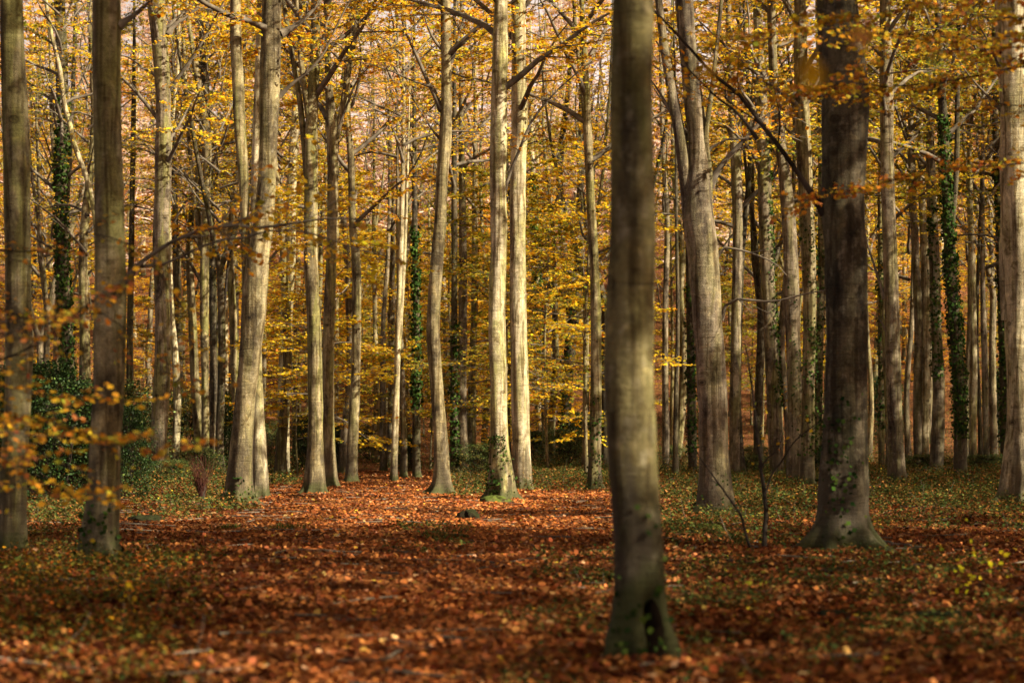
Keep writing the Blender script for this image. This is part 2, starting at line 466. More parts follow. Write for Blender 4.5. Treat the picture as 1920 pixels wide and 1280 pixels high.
def stem_mesh(name, cx, cyy, z, r, seed, m, sides=20, base=True, lobes=0.0, hollow=None):
    """a stem from centreline arrays (local coordinates) with uneven outline and buttresses at the foot"""
    rng = np.random.default_rng(seed)
    th = np.linspace(0, 2 * np.pi, sides, endpoint=False)
    ph = rng.random(8) * 6.28
    zz = z[:, None]
    wob = (0.035 * np.sin(2 * th[None] + ph[0] + 0.5 * zz) + 0.03 * np.sin(3 * th[None] + ph[1] - 0.8 * zz)
           + 0.02 * np.sin(5 * th[None] + ph[2] + 1.3 * zz) + 0.022 * np.sin(zz * 2.1 + ph[3]) + 0.014 * np.sin(zz * 5.3 + th[None] + ph[6]))
    rad = r[:, None] * (1 + wob)
    if base:
        kk = rng.integers(5, 8)
        zc = np.clip(zz, -0.05, None)
        add = -0.10 * np.exp(-zc / 0.5)
        for q in range(kk):
            a0 = 2 * np.pi * (q + rng.uniform(-.3, .3)) / kk; w0 = rng.uniform(.15, .30); s0 = rng.uniform(.5, 1.4)
            dth = (th[None] - a0 + .25 * zc * rng.uniform(-1, 1) + np.pi) % (2 * np.pi) - np.pi
            add = add + s0 * np.exp(-(dth / (w0 + .25 * np.clip(zc, 0, 2))) ** 2) * (0.65 * np.exp(-zc / .60) + 2.3 * np.exp(-zc / .13)) * lobes
        rad = rad * (1 + add)
        for q in range(5):                      # old wounds and swellings
            a0, z0_, s0 = rng.random() * 6.28, rng.uniform(.8, 9), rng.uniform(.04, .11)
            dth = (th[None] - a0 + np.pi) % (2 * np.pi) - np.pi
            rad = rad * (1 + s0 * np.exp(-(dth / .55) ** 2 - ((zz - z0_) / .28) ** 2))
    if hollow:
        dth = (th[None] - hollow[0] + 0.35 * (zz - .2) + np.pi) % (2 * np.pi) - np.pi
        rad = rad * (1 - hollow[2] * np.exp(-(dth / .36) ** 4) * np.clip((hollow[1] - zz) / .12, 0, 1))
    V = np.stack([cx[:, None] + rad * np.cos(th), cyy[:, None] + rad * np.sin(th), np.broadcast_to(zz, rad.shape)], -1)
    k = len(z)
    i = np.arange(k - 1)[:, None] * sides; j = np.arange(sides)[None]; j2 = (j + 1) % sides
    q = np.stack([i + j, i + j2, i + sides + j2, i + sides + j], -1).reshape(-1, 4)
    top = (np.arange(sides) + (k - 1) * sides)[None]
    return mesh_np(name, V.reshape(-1, 3), [q, top], m, smooth=True)

TREES = []       # (object, px at eye level, kind phrase or None)
def ivy_on(parent, cx, cyy, z, r, z0, z1, n, seed, size=0.075, side=None, spread=1.0, ang=None, clump=0.0):
    rng = np.random.default_rng(seed)
    zt = z0 + (z1 - z0) * rng.random(n * 3)
    th = rng.random(n * 3) * 2 * np.pi
    if ang is not None:
        th = ang + spread * rng.standard_normal(n * 3)
    keep = (np.sin(zt * 1.7 + seed + 1.5 * np.sin(th)) + 0.9 * np.sin(zt * 4.3 + 2 * th + seed)) * 0.5 + rng.random(n * 3) * 1.2 - 1.1 * (zt - z0) / (z1 - z0) ** 1.0 > clump - 0.5
    zt = zt[keep][:n]; th = th[keep][:n]
    X = np.interp(zt, z, cx); Y = np.interp(zt, z, cyy); RR = np.interp(zt, z, r) * 1.03
    o = np.stack([np.cos(th), np.sin(th), np.zeros_like(th)], -1)
    P = np.stack([X, Y, zt], -1) + o * (RR + 0.06 * rng.random(len(th)))[:, None]
    U = np.stack([0.5 * rng.standard_normal(len(th)), 0.5 * rng.standard_normal(len(th)), -1 + 0.6 * rng.standard_normal(len(th))], -1) + o * 0.4
    W = np.cross(o + 0.5 * rng.standard_normal(o.shape), norm(U))
    me = leaf_mesh("ivy", [leaves_np(P, U, W, size * (0.6 + 0.8 * rng.random(len(th))), pick(PAL_IVY, len(th), rng, 0.25), T_DIAM, 1.3)], M_IVY)
    return link("ivy", me, parent)

def add_crown(parent, key, loc, rot, s):
    lb, lf = CR[key]
    sx = s if not isinstance(s, tuple) else s
    c = None
    if lf is not None:
        c = link("crown", lf, parent, loc)
        c.rotation_euler = (0, 0, rot); c.scale = (s, s, s) if not isinstance(s, tuple) else s
    b = link("branches", lb, parent, loc)
    b.rotation_euler = (0, 0, rot); b.scale = (s, s, s) if not isinstance(s, tuple) else s
    return c, b

def measured_tree(label, pts, base, bark, Y=None, top=23.0, crown='full0', z0=None, cs=1.0, stems=(), ivy=None, limbs=(), seed=1, lobes=0.28, side_twigs=0, hollow=None):
    """pts: (row, centre column, width) measured on the photograph; base: (row, column, width)"""
    Y = Y or depth_of_row(base[0])
    rng = np.random.default_rng(seed * 13 + 5)
    bx = (base[1] - 960) / F * Y
    gz = float(ground_z(bx, Y))
    pts = sorted(list(pts) + [base], key=lambda p: -p[0])
    Z = np.array([CAMH - (p[0] - HOR) / F * Y for p in pts]) - gz
    Z[0] = 0.0
    X = np.array([(p[1] - 960) / F * Y for p in pts]) - bx
    W = np.array([p[2] / 2 / F * Y for p in pts]); W[0] *= 0.84
    # carry on above the picture
    slope = (X[-1] - X[-2]) / max(Z[-1] - Z[-2], .1)
    zt = max(top, Z[-1] + 6)
    ex = [X[-1] + slope * 1.2, X[-1] + slope * 1.8, X[-1] + slope * 2.0]
    ez = [Z[-1] + 2.0, (Z[-1] + zt) / 2 + 1.0, zt]
    ew = [W[-1] * 0.9, W[-1] * 0.5, 0.03]
    ez[1] = max(ez[1], ez[0] + 0.8)
    Z = np.concatenate([Z, ez]); X = np.concatenate([X, ex]); W = np.concatenate([W, ew])
    dz = 0.12 if Y < 40 else 0.22
    zz = np.concatenate([np.arange(-0.4, 0.9, 0.08), np.arange(0.9, Z[len(pts) - 1] + 0.5, dz), np.arange(Z[len(pts) - 1] + 0.5, zt, 0.9)])
    cx = smooth_path(Z, X, np.clip(zz, 0, zt)); r = np.clip(smooth_path(Z, W, np.clip(zz, 0, zt)), 0.02, None)
    cyy = 0.12 * np.sin(zz * 0.35 + rng.random() * 6) * np.clip(zz / 4, 0, 1)
    root = link("beech_tree", None, None, (bx, Y, gz))
    tag(root, label, "beech tree")
    sides = 64 if Y < 40 else (40 if Y < 85 else 20)
    link("trunk", stem_mesh("trunk", cx, cyy, zz, r, seed, BARKS[bark], sides, True, lobes, hollow), root)
    for k, sp in enumerate(stems):           # forks: (row, col, width) bottom to top
        sp = sorted(sp, key=lambda p: -p[0])
        sz = np.array([CAMH - (p[0] - HOR) / F * Y for p in sp]) - gz
        sx = np.array([(p[1] - 960) / F * Y for p in sp]) - bx
        sw = np.array([p[2] / 2 / F * Y for p in sp])
        sl = (sx[-1] - sx[-2]) / max(sz[-1] - sz[-2], .1)
        sz = np.append(sz, [sz[-1] + 2.5, sz[-1] + 7]); sx = np.append(sx, [sx[-1] + sl * 2, sx[-1] + sl * 4.5]); sw = np.append(sw, [sw[-1] * .7, .02])
        z2 = np.arange(sz[0], sz[-1], 0.25)
        c2 = smooth_path(sz, sx, z2); r2 = np.clip(smooth_path(sz, sw, z2), 0.015, None)
        y2 = np.interp(z2, zz, cyy) * 0 + np.interp(sz[0], zz, cyy) - 0.10 * (z2 - sz[0]) * (0.4 if k % 2 else -0.4)
        link("fork_stem", stem_mesh("fork_stem", c2, y2, z2, r2, seed + 31 + k, BARKS[bark], max(12, sides // 2), False), root)
    for k, lp in enumerate(limbs):           # thin branches: list of (row, col), start width, dy per metre[, leaves]
        poly, w0, dy = lp[0], lp[1], lp[2]
        P = np.array([[(c - 960) / F * Y - bx, 0, CAMH - (rw - HOR) / F * Y - gz] for rw, c in poly])
        d = np.concatenate([[0], np.cumsum(np.linalg.norm(np.diff(P, axis=0), axis=1))])
        P[:, 1] = np.interp(P[0, 2], zz, cyy) + dy * d
        t = np.linspace(0, d[-1], max(8, int(d[-1] / 0.25)))
        Q = np.stack([smooth_path(d, P[:, a], t) for a in range(3)], -1)
        rr = w0 / 2 / F * Y
        rad = rr * (1 - 0.7 * t / d[-1])
        rad[0] *= 1.7; rad[1] *= 1.2
        tb = Tubes(); tb.add(Q, rad, 8)
        st = []
        nt_ = lp[3] if len(lp) > 3 else 5
        pal = lp[4] if len(lp) > 4 else PAL_ORA
        for j in range(nt_):
            a = 0.3 + 0.7 * rng.random(); i = int(a * (len(Q) - 2))
            dirn = norm(Q[i + 1] - Q[i]) + 0.8 * rng.standard_normal(3) * np.array([1, 1, .6])
            S = wander(Q[i], dirn, 0.5 + 0.9 * rng.random(), 6, rng, 0.02, 0.18)
            tb.add(S, np.linspace(rad[i] * 0.4, 0.003, 6), 4)
            for q in range(4):
                e = S[1 + q] + norm(norm(S[-1] - S[0]) + 0.7 * rng.standard_normal(3) * np.array([1, 1, .25])) * (0.2 + 0.3 * rng.random())
                tb.add(np.array([S[1 + q], e]), [0.004, 0.002], 3)
                if pal is not None:
                    twig_leaves(S[1 + q], e, 7, rng, 0.085, pal, st, T_DIAM)
        b = link("branch", tb.mesh("branch", M_TWIG if bark != 'dark' else M_DARKTWIG), root)
        if st:
            link("leaves", leaf_mesh("leaves", st, M_LEAF), b)
    if side_twigs:                            # fine epicormic shoots with a few leaves
        tb = Tubes(); st = []
        for j in range(side_twigs):
            zc = 2.5 + rng.random() * 9; az = rng.random() * 6.28
            p = np.array([np.interp(zc, zz, cx), np.interp(zc, zz, cyy), zc])
            S = wander(p, (math.cos(az), math.sin(az), 0.3 * rng.standard_normal()), 1.0 + 1.6 * rng.random(), 7, rng, -0.02, 0.12)
            tb.add(S, np.linspace(0.014, 0.003, 7), 4)
            for q in range(1, 7):
                for sgn in (-1, 1):
                    a = norm(S[q] - S[q - 1]); sd = norm(np.cross(a, [0, 0, 1.0])) * sgn
                    e = S[q] + norm(a + sd + 0.2 * rng.standard_normal(3)) * (0.22 + 0.25 * rng.random())
                    tb.add(np.array([S[q], e]), [0.004, 0.002], 3)
                    twig_leaves(S[q], e, 6, rng, 0.08, PAL_ORA, st, T_DIAM)
        b = link("shoots", tb.mesh("shoots", M_TWIG), root)
        link("leaves", leaf_mesh("leaves", st, M_LEAF), b)
    if crown:
        zc = z0 * (.8 if Y > 60 else 1) if z0 is not None else max(Z[len(pts) - 1] * 0.75, 8.5)
        add_crown(root, crown, (float(np.interp(zc + 3, zz, cx)), float(np.interp(zc, zz, cyy)), zc), rng.random() * 6.28, cs)
    for iv in (ivy or ()):
        ivy_on(root, cx, cyy, zz, r, *iv)
    TREES.append((root, float(np.interp(HOR - 100, [p[0] for p in pts][::-1], [p[1] for p in pts][::-1])), None))
    return root
DENSE = 0.6
def SHADE(x, y):
    """chance of placing an unseen tree whose shade lands at x, y: closed over the near ground and the right, open over the clearing"""
    if y < 27 and abs(x - 1.4) < 2.0: return 0.5
    if 26 < y < 37 and abs(x + 5.6) < 2: return 0.3
    if 19 < y < 33 and -2.6 < x < 1.8: return 0.40
    if y < 46: return 0.88
    if x > 4.5: return 1.0
    if y < 85: return 0.42 if x < -1.5 else 0.34
    return 0.05


# ------------------------------------------------------------------ the trees one can tell apart, measured on the photograph
IV = lambda z0, z1, n, s, size=.075, spread=1.0, ang=None, clump=0.0: (z0, z1, n, s, size, None, spread, ang, clump)
MT = measured_tree
near_root = MT("nearest beech, thick olive-stained trunk out of focus with a hollow at its mossy foot",
   [(0,1189,75),(160,1186,79),(300,1187,81),(480,1187,86),(600,1181,88),(700,1178,88),(780,1182,88),(900,1188,88),(1000,1195,90),(1100,1199,96),(1160,1199,104),(1200,1201,118)],
   (1232,1205,120), 'near', top=21, crown='full1', z0=10, seed=3, lobes=0.24, hollow=(-1.0, .50, .66),
   ivy=[IV(0.1,1.1,46,5,.045,0.7,-1.5,.2)])
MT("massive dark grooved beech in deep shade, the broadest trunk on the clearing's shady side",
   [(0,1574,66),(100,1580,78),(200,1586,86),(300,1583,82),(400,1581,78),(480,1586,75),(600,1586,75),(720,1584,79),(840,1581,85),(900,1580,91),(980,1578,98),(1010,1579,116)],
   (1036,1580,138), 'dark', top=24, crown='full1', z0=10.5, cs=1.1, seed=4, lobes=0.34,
   stems=[[(330,1560,34),(200,1557,32),(100,1550,30),(0,1546,28)]],
   limbs=[([(402,1545),(385,1534),(337,1501),(281,1460),(221,1411),(191,1389),(146,1332),(90,1280),(60,1250),(38,1229),(-20,1150)], 11, -0.12, 7),
          ([(262,1420),(215,1382),(185,1340),(135,1285),(105,1232)], 6, -0.2, 5)],
   ivy=[IV(0.2,2.2,130,7,.055,0.5,-2.0,.4)])
MT("stout olive-brown beech in the near left row, leafy twigs hanging across it",
   [(0,202,51),(240,204,50),(360,206,53),(480,208,55),(600,207,57),(720,204,57),(840,198,60),(960,192,66),(1000,188,72)],
   (1060,187,96), 'bark', top=22, crown='thin0', z0=9, seed=5, lobes=0.3,
   limbs=[([(52,226),(44,236),(25,262),(0,286),(-30,310)], 12, .1, 3),
          ([(535,232),(508,250),(488,275),(466,310),(446,350),(436,390),(428,440),(434,490),(430,540),(420,620),(425,700)], 9, -.25, 12, PAL_ORA),
          ([(500,262),(500,300),(490,330),(455,420),(452,470),(440,520),(450,600),(480,680),(500,760)], 5, -.35, 10, PAL_ORA)],
   ivy=[IV(0.0,0.8,120,9,.06)])
MT("frame-cut near beech with a cracked foot, outermost trunk of the near left row",
   [(0,24,42),(120,28,45),(240,33,48),(480,34,50),(600,34,50),(720,33,50),(840,27,52),(960,21,55),(1000,20,56)],
   (1036,19,60), 'bark', top=22, crown='thin1', z0=9, seed=6, lobes=0.22)
MT("dark scarred beech whose pale flaking foot stands in the holly",
   [(0,294,32),(60,298,31),(160,305,29),(300,305,31),(480,303,32),(600,306,31),(720,304,31),(800,299,32),(860,297,34)],
   (905,298,36), 'purp', crown='full2', z0=14, seed=7, top=26,
   limbs=[([(66,316),(50,325),(35,345),(20,365),(0,392)], 9, .1, 4)])
MT("leaning thick beech forked into two stems, dark knots up its trunk beside the clearing",
   [(0,509,36),(160,506,37),(240,504,34),(340,500,34),(420,494,38),(480,485,44),(560,478,48),(640,472,42),(720,464,40),(800,457,40),(880,450,46),(925,447,56)],
   (942,446,74), 'bark', crown='full0', z0=13.5, seed=8, top=25, lobes=.32,
   stems=[[(570,464,17),(480,462,17),(400,459,17),(320,456,19),(240,449,21),(160,445,22),(80,441,21),(0,440,20)]],
   limbs=[([(62,526),(52,545),(30,572),(10,590),(-10,605)], 12, .15, 5),
          ([(180,524),(160,545),(130,585),(100,610),(60,630),(20,652),(-10,672)], 7, -.2, 7)],
   ivy=[IV(0.0,0.7,90,3,.06)])
MT("pale slender beech hugging the back of the leaning forked beech",
   [(0,487,10),(120,484,12),(240,480,14),(340,477,15),(480,479,17),(640,480,19),(760,484,21),(800,485,22),(880,488,29)],
   (932,490,38), 'pale', crown='thin1', z0=16, seed=9, top=24)
MT("pale cream beech standing alone in sunlight behind the leaning forked beech",
   [(0,566,12),(100,560,12),(240,552,15),(340,547,18),(480,544,21),(560,540,21),(640,535,21),(720,533,21),(840,531,23)],
   (893,530,29), 'pale', crown='full0', z0=16, seed=10, top=27)
MT("brown beech with dark upper trunk, front one of the close pair by the path",
   [(0,592,17),(100,590,18),(240,583,24),(340,583,26),(480,583,26),(600,589,26),(720,591,27),(840,591,29),(900,590,37)],
   (926,588,46), 'bark', crown='full2', z0=14, seed=11, top=26,
   stems=[[(330,575,13),(240,567,12),(160,557,11),(80,543,10),(0,530,8)],[(300,590,11),(200,575,11),(100,563,10),(0,556,8)]], side_twigs=2)
MT("smooth lighter beech forking high up, rear one of the close pair by the path",
   [(0,612,12),(160,616,14),(240,622,20),(340,624,20),(480,622,20),(600,617,22),(720,615,23),(840,617,24)],
   (916,620,32), 'bark', crown='full0', z0=15, seed=12, top=26,
   stems=[[(265,630,11),(210,640,12),(150,650,12),(80,662,11),(0,674,9)]],
   limbs=[([(260,628),(200,650),(150,672),(130,690),(100,702)], 6, -.1, 7, PAL_YEL)])
MT("straight dusky beech tapering up through yellow leaves, left of the crooked beech",
   [(0,668,8),(60,660,9),(170,650,13),(300,658,13),(430,662,15),(480,667,17),(600,668,17),(720,666,18),(840,661,21)],
   (903,658,27), 'bark', crown='full0', z0=12, seed=13, top=25)
MT("crooked beech with a flared ribbed base, alone beside the end of the leafy path",
   [(0,835,19),(80,837,20),(160,837,20),(240,836,23),(300,832,24),(340,828,23),(400,826,22),(480,820,23),(540,816,24),(640,813,24),(700,817,24),(760,821,25),(840,827,27),(900,829,34)],
   (928,829,56), 'bark', crown='full1', z0=15.5, seed=14, top=26, lobes=.4,
   limbs=[([(208,829),(195,823),(160,805),(122,789),(82,771),(38,754),(0,752),(-30,750)], 9, .12, 9, PAL_ORA),
          ([(95,832),(88,824),(49,801),(20,794),(0,790),(-20,788)], 6, -.1, 4, PAL_ORA),
          ([(118,844),(108,849),(49,865),(20,878),(0,887)], 7, -.1, 4, PAL_ORA),
          ([(262,826),(250,815),(210,790),(180,772),(158,760)], 4, .2, 6, PAL_ORA),
          ([(165,812),(150,770),(135,740),(120,700),(112,670)], 4, .2, 9, PAL_ORA)])
MT("brightly lit beech with ivy on its foot, left one of the two pale central trunks",
   [(0,939,25),(80,938,30),(160,936,30),(300,936,29),(400,935,29),(480,935,29),(540,932,31),(640,932,31),(720,935,32),(840,937,38),(900,940,50)],
   (939,941,62), 'pale', crown='full1', z0=13, seed=15, top=25, lobes=.3,
   stems=[[(420,926,12),(300,923,10),(200,925,10),(100,928,9)]],
   limbs=[([(380,943),(356,947),(320,958),(292,970),(232,996),(184,1034),(150,1071),(120,1110)], 7, -.12, 12, PAL_ORA)],
   ivy=[IV(0.0,1.7,330,11,.06,0.6,-2.0,.1)])
MT("smooth cylindrical cream beech, right one of the two pale central trunks",
   [(0,972,27),(100,973,28),(160,974,30),(240,974,30),(320,971,29),(480,971,29),(600,972,31),(720,975,34),(840,977,35),(900,979,37)],
   (920,979,44), 'pale', crown='full1', z0=14.5, seed=16, top=26, lobes=.15)
MT("grey beech split high into thick upright limbs behind the dark sapling",
   [(0,1284,36),(100,1292,34),(200,1302,36),(300,1312,40),(360,1308,52),(410,1309,57),(480,1318,55),(600,1326,54),(720,1335,53),(840,1339,55),(900,1340,64)],
   (966,1340,94), 'purp', crown='full2', z0=11, seed=17, top=24, lobes=.34,
   stems=[[(430,1298,34),(330,1286,26),(260,1276,22),(180,1262,20),(100,1248,17),(0,1236,13)],
          [(400,1326,18),(330,1330,14),(260,1322,11),(200,1330,9)]],
   limbs=[([(236,1278),(215,1262),(185,1245),(160,1230),(140,1215)], 8, .1, 3),
          ([(350,1330),(320,1345),(290,1370),(258,1400),(230,1425),(200,1465),(175,1490)], 12, -.1, 7),
          ([(300,1318),(280,1330),(262,1365),(262,1405),(250,1440),(270,1500)], 5, -.2, 5),
          ([(600,1352),(575,1358),(562,1380),(565,1410),(568,1440),(555,1500),(545,1560)], 6, -.3, 4, None),
          ([(480,1345),(466,1355),(470,1385),(482,1420),(500,1452),(520,1470)], 5, -.3, 4, None)],
   ivy=[IV(0.0,1.0,120,12,.06)])
MT("large frame-cut pale beech on the shady side, climbing stems gripping its trunk",
   [(0,1905,58),(100,1905,60),(300,1908,61),(480,1912,62),(600,1915,62),(720,1919,60),(840,1918,68),(900,1916,78)],
   (948,1914,96), 'pale', crown='full2', z0=13, seed=18, top=24, lobes=.3,
   stems=[[(600,1886,14),(480,1882,13),(400,1885,11),(300,1884,12),(200,1886,12),(100,1880,12),(0,1878,12)]],
   limbs=[([(150,1882),(120,1870),(80,1855),(40,1835),(10,1838)], 6, .1, 4),([(210,1880),(180,1850),(150,1820),(110,1790),(80,1770)], 6, -.1, 6)])
MT("dark brown upright beech right of the massive grooved trunk, eye-shaped scars on its bark",
   [(0,1660,20),(160,1663,25),(300,1664,24),(480,1669,27),(600,1671,29),(720,1675,29),(840,1680,29),(880,1681,33)],
   (918,1684,42), 'purp', crown='full3', z0=13, seed=19, top=25,
   limbs=[([(560,1658),(500,1640),(440,1624),(380,1622)], 6, .1, 4), ([(620,1660),(600,1648),(585,1625)], 4, -.1, 2)])
MT("upright grey beech just left of the massive grooved trunk, ivy speckling its middle",
   [(0,1500,22),(200,1504,27),(300,1507,28),(400,1511,28),(480,1515,28),(600,1518,25),(720,1516,24),(840,1514,26)],
   (916,1513,34), 'bark', crown='full2', z0=14, seed=20, top=25, ivy=[IV(1.0,9.5,420,14,.08,0.9,-1.0,.35)])
MT("dark leaning beech with a sun-whitened foot, between two ivy-speckled trunks",
   [(0,1445,15),(120,1450,17),(200,1455,19),(340,1473,24),(480,1483,27),(600,1486,27),(720,1489,27),(840,1489,27)],
   (912,1486,30), 'purp', crown='full2', z0=14, seed=21, top=25, ivy=[IV(1.5,7,140,15,.07,.8,-.6,.5)], side_twigs=1)
MT("tall grey beech with ivy up one edge, behind the dark sapling",
   [(0,1420,16),(200,1429,21),(300,1432,24),(480,1437,25),(600,1443,26),(720,1450,27),(840,1455,27)],
   (895,1456,30), 'purp', crown='full2', z0=16, seed=22, top=27, ivy=[IV(3.0,15,600,16,.11,.5,-.35,.2)])
MT("slim smooth brown beech between the high-split grey beech and the ivied ones",
   [(0,1365,10),(180,1371,14),(300,1380,20),(480,1383,19),(600,1380,18),(720,1378,20),(840,1377,21)],
   (895,1377,25), 'purp', crown='thin0', z0=17, seed=23, top=27)
MT("mossy green thin beech half hidden by the massive grooved trunk",
   [(100,1535,11),(300,1540,13),(480,1541,15),(720,1536,15),(840,1534,16)], (892,1533,19), 'bark', crown=None, seed=24, top=24,
   ivy=[IV(.5,14,700,17,.10,1.2,-1.57,.1)])
MT("straight brown beech, rear one in the row right of the central pair",
   [(0,1090,9),(160,1099,12),(240,1102,15),(400,1109,17),(480,1114,18),(600,1117,20),(720,1118,21),(840,1116,22)],
   (917,1113,32), 'bark', crown='full1', z0=13, seed=25, top=24, lobes=.4,
   stems=[[(380,1106,7),(300,1100,7),(180,1092,7),(80,1082,7),(0,1076,6)]], ivy=[IV(.2,3.2,160,18,.08)])
MT("dark ivied beech forking low into twin upright stems, far beyond the lit central pair",
   [(200,1090,10),(350,1088,14),(480,1085,17),(560,1080,19),(640,1070,22),(720,1063,22),(800,1061,23)],
   (880,1060,30), 'dark', crown='full0', z0=17, seed=26, top=28, stems=[[(590,1070,16),(480,1058,16),(400,1052,15),(300,1050,13),(200,1062,10)]],
   ivy=[IV(.5,10,420,19,.14,.6,-2.2,.1)])
MT("narrow beech wrapped in bright green ivy, next right of the lit central pair",
   [(300,998,9),(400,1003,11),(480,1006,13),(640,1006,14),(720,1008,14),(800,1011,14)], (876,1012,18), 'pale', crown='thin1', z0=17, seed=27, top=27,
   ivy=[IV(5.5,17,1500,20,.17,1.3,-1.57,-.6), IV(.2,4,120,22,.12)])
MT("tall thin brown beech immediately left of the lit central pair",
   [(340,866,12),(480,868,16),(640,867,16),(760,866,17),(840,868,20)], (890,869,24), 'purp', crown='full1', z0=16, seed=28, top=26)
MT("grey beech half hidden behind the left lit trunk, its foot in bushes",
   [(480,890,12),(600,889,13),(720,885,15),(820,884,17)], (884,886,20), 'bark', crown='full0', z0=17, seed=29, top=27)
MT("ivy-dark beech tucked behind the crooked beech's right edge",
   [(400,852,11),(560,852,12),(700,851,14),(840,851,15)], (893,851,18), 'dark', crown='full0', z0=16, seed=30, top=26, ivy=[IV(.5,7,500,23,.12,1.0,-1.2,-.2)])
MT("thick ivy-darkened beech between the dusky straight beech and the crooked beech",
   [(440,778,11),(560,780,12),(700,781,14),(840,781,15)], (895,781,18), 'dark', crown='thin1', z0=15, seed=31, top=25, ivy=[IV(3.0,11,900,24,.13,1.3,-1.57,-.5)])
MT("bleached white thin beech with a blotched foot in the gap before the crooked beech",
   [(440,753,9),(560,748,10),(700,744,11),(800,741,12)], (901,738,15), 'pale', crown='thin1', z0=14, seed=32, top=24, stems=[[(720,744,8),(600,751,8),(480,757,8)]])
MT("brown thin beech right behind the bleached white one",
   [(520,748,8),(640,752,10),(760,755,12),(840,757,13)], (897,757,16), 'purp', crown='thin0', z0=14, seed=33, top=24)
MT("slim brown beech in the sunlit gap, right of the dusky straight beech",
   [(500,726,8),(600,719,9),(720,718,11),(820,719,12)], (884,719,15), 'purp', crown='thin0', z0=15, seed=34, top=25)
MT("pale ivied slim beech, the nearest stem right of the dusky straight beech",
   [(520,702,8),(640,704,9),(760,706,11),(840,705,12)], (879,705,14), 'bark', crown=None, seed=35, top=24, ivy=[IV(.2,8,120,26,.1)])
MT("slender dark-grooved beech, front of the thin pair left of the forked beech",
   [(0,349,9),(100,363,10),(180,376,13),(240,387,14),(340,388,15),(480,383,17),(600,383,17),(720,385,14),(820,385,14)],
   (893,386,18), 'bark', crown='thin0', z0=15, seed=36, top=25, stems=[[(470,377,10),(380,366,9),(300,356,8),(200,348,8),(80,342,7)]])
MT("straight dark slender beech, back of the thin pair left of the forked beech",
   [(100,380,10),(240,390,12),(340,393,14),(480,397,15),(600,400,15),(720,401,15),(840,401,16)],
   (891,400,19), 'dark', crown='thin1', z0=16, seed=37, top=26, limbs=[([(615,407),(600,414),(560,422),(500,428),(450,440)], 8, -.1, 3)])
MT("pale cream trunk in the gap directly left of the leaning forked beech",
   [(300,424,9),(480,421,12),(640,421,13),(760,421,14)], (881,420,17), 'pale', crown='thin0', z0=18, seed=38, top=28)
MT("thin dark trunk squeezed against the leaning forked beech's near edge",
   [(200,440,8),(400,440,9),(560,442,11),(700,444,11)], (876,444,13), 'dark', crown=None, seed=39, top=26)
MT("ivy-draped dark tree forking behind the two nearest left trunks",
   [(0,112,20),(100,116,22),(240,118,23),(360,114,23),(480,116,24),(600,122,24),(720,130,25)], (892,132,30), 'dark', crown='full3', z0=14, seed=40, top=25,
   ivy=[IV(3.0,17,2200,27,.13,1.6,-1.57,-.7)], stems=[[(380,124,10),(300,130,9),(180,134,8),(60,138,8)]])
MT("bent pale dead-looking tree crossing behind the stout olive-brown beech",
   [(0,86,7),(67,97,7),(131,112,8),(195,120,9),(225,128,9),(281,142,10),(330,161,10),(394,176,10),(480,184,11),(600,186,12)],
   (900,188,15), 'pale', crown='thin1', z0=16, seed=41, top=22, limbs=[([(228,128),(210,140),(214,160),(222,180)], 6, -.1, 4)])
MT("thin dark trunk with a knobbly edge behind the stout olive-brown beech's sunny side",
   [(300,250,10),(480,246,11),(640,243,12),(760,243,13)], (890,243,16), 'dark', crown=None, seed=42, top=26)
MT("dark straight trunk between the scarred beech and the thin pair",
   [(300,326,10),(480,330,13),(600,333,17),(720,335,17)], (884,336,20), 'dark', crown='full3', z0=17, seed=43, top=27)
MT("grey trunk behind the lone cream beech, rising from bushes",
   [(300,556,9),(480,557,12),(640,556,15),(760,557,17)], (878,557,20), 'bark', crown='full0', z0=17, seed=44, top=27)
MT("pale narrow trunk peeping out right of the smooth lighter beech",
   [(420,632,7),(560,631,8),(700,631,8)], (880,632,11), 'pale', crown=None, seed=45, top=25)
MT("dark slim beech among pale trunks, right of the brown eye-scarred beech",
   [(200,1708,11),(360,1711,14),(480,1716,15),(600,1722,17),(720,1722,18),(840,1722,19)],
   (890,1721,22), 'purp', crown='full3', z0=15, seed=46, top=26)
MT("sunlit cream beech with a sinuous trunk, in the shady wood's rear rank",
   [(200,1724,12),(360,1729,13),(480,1733,16),(600,1738,18),(720,1737,19),(840,1733,17)],
   (890,1732,20), 'pale', crown='full2', z0=15, seed=47, top=26)
MT("broad dim beech with ivied middle, right of the sinuous cream beech",
   [(200,1742,14),(360,1746,18),(480,1752,20),(600,1756,21),(720,1760,23),(840,1757,25)],
   (894,1755,30), 'purp', crown='full3', z0=15, seed=48, top=26, ivy=[IV(4,12,500,28,.11,.7,-2.0,.0)])
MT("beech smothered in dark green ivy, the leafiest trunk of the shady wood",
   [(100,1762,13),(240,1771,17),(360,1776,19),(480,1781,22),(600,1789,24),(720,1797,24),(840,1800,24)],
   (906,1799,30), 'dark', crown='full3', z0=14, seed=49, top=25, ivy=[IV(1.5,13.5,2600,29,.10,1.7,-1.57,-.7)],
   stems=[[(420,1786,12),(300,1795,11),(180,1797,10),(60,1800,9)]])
MT("narrow sun-streaked beech with a black bark stain, beyond the ivy-smothered beech",
   [(400,1820,11),(480,1822,13),(600,1823,14),(720,1824,15),(840,1824,15)], (893,1825,19), 'pale', crown='full1', z0=16, seed=50, top=26)
MT("slim grey beech with straight trunk, last thin one before the frame-cut pale beech",
   [(420,1843,8),(560,1842,10),(700,1846,12),(840,1849,12)], (894,1850,15), 'purp', crown='thin0', z0=16, seed=51, top=26)
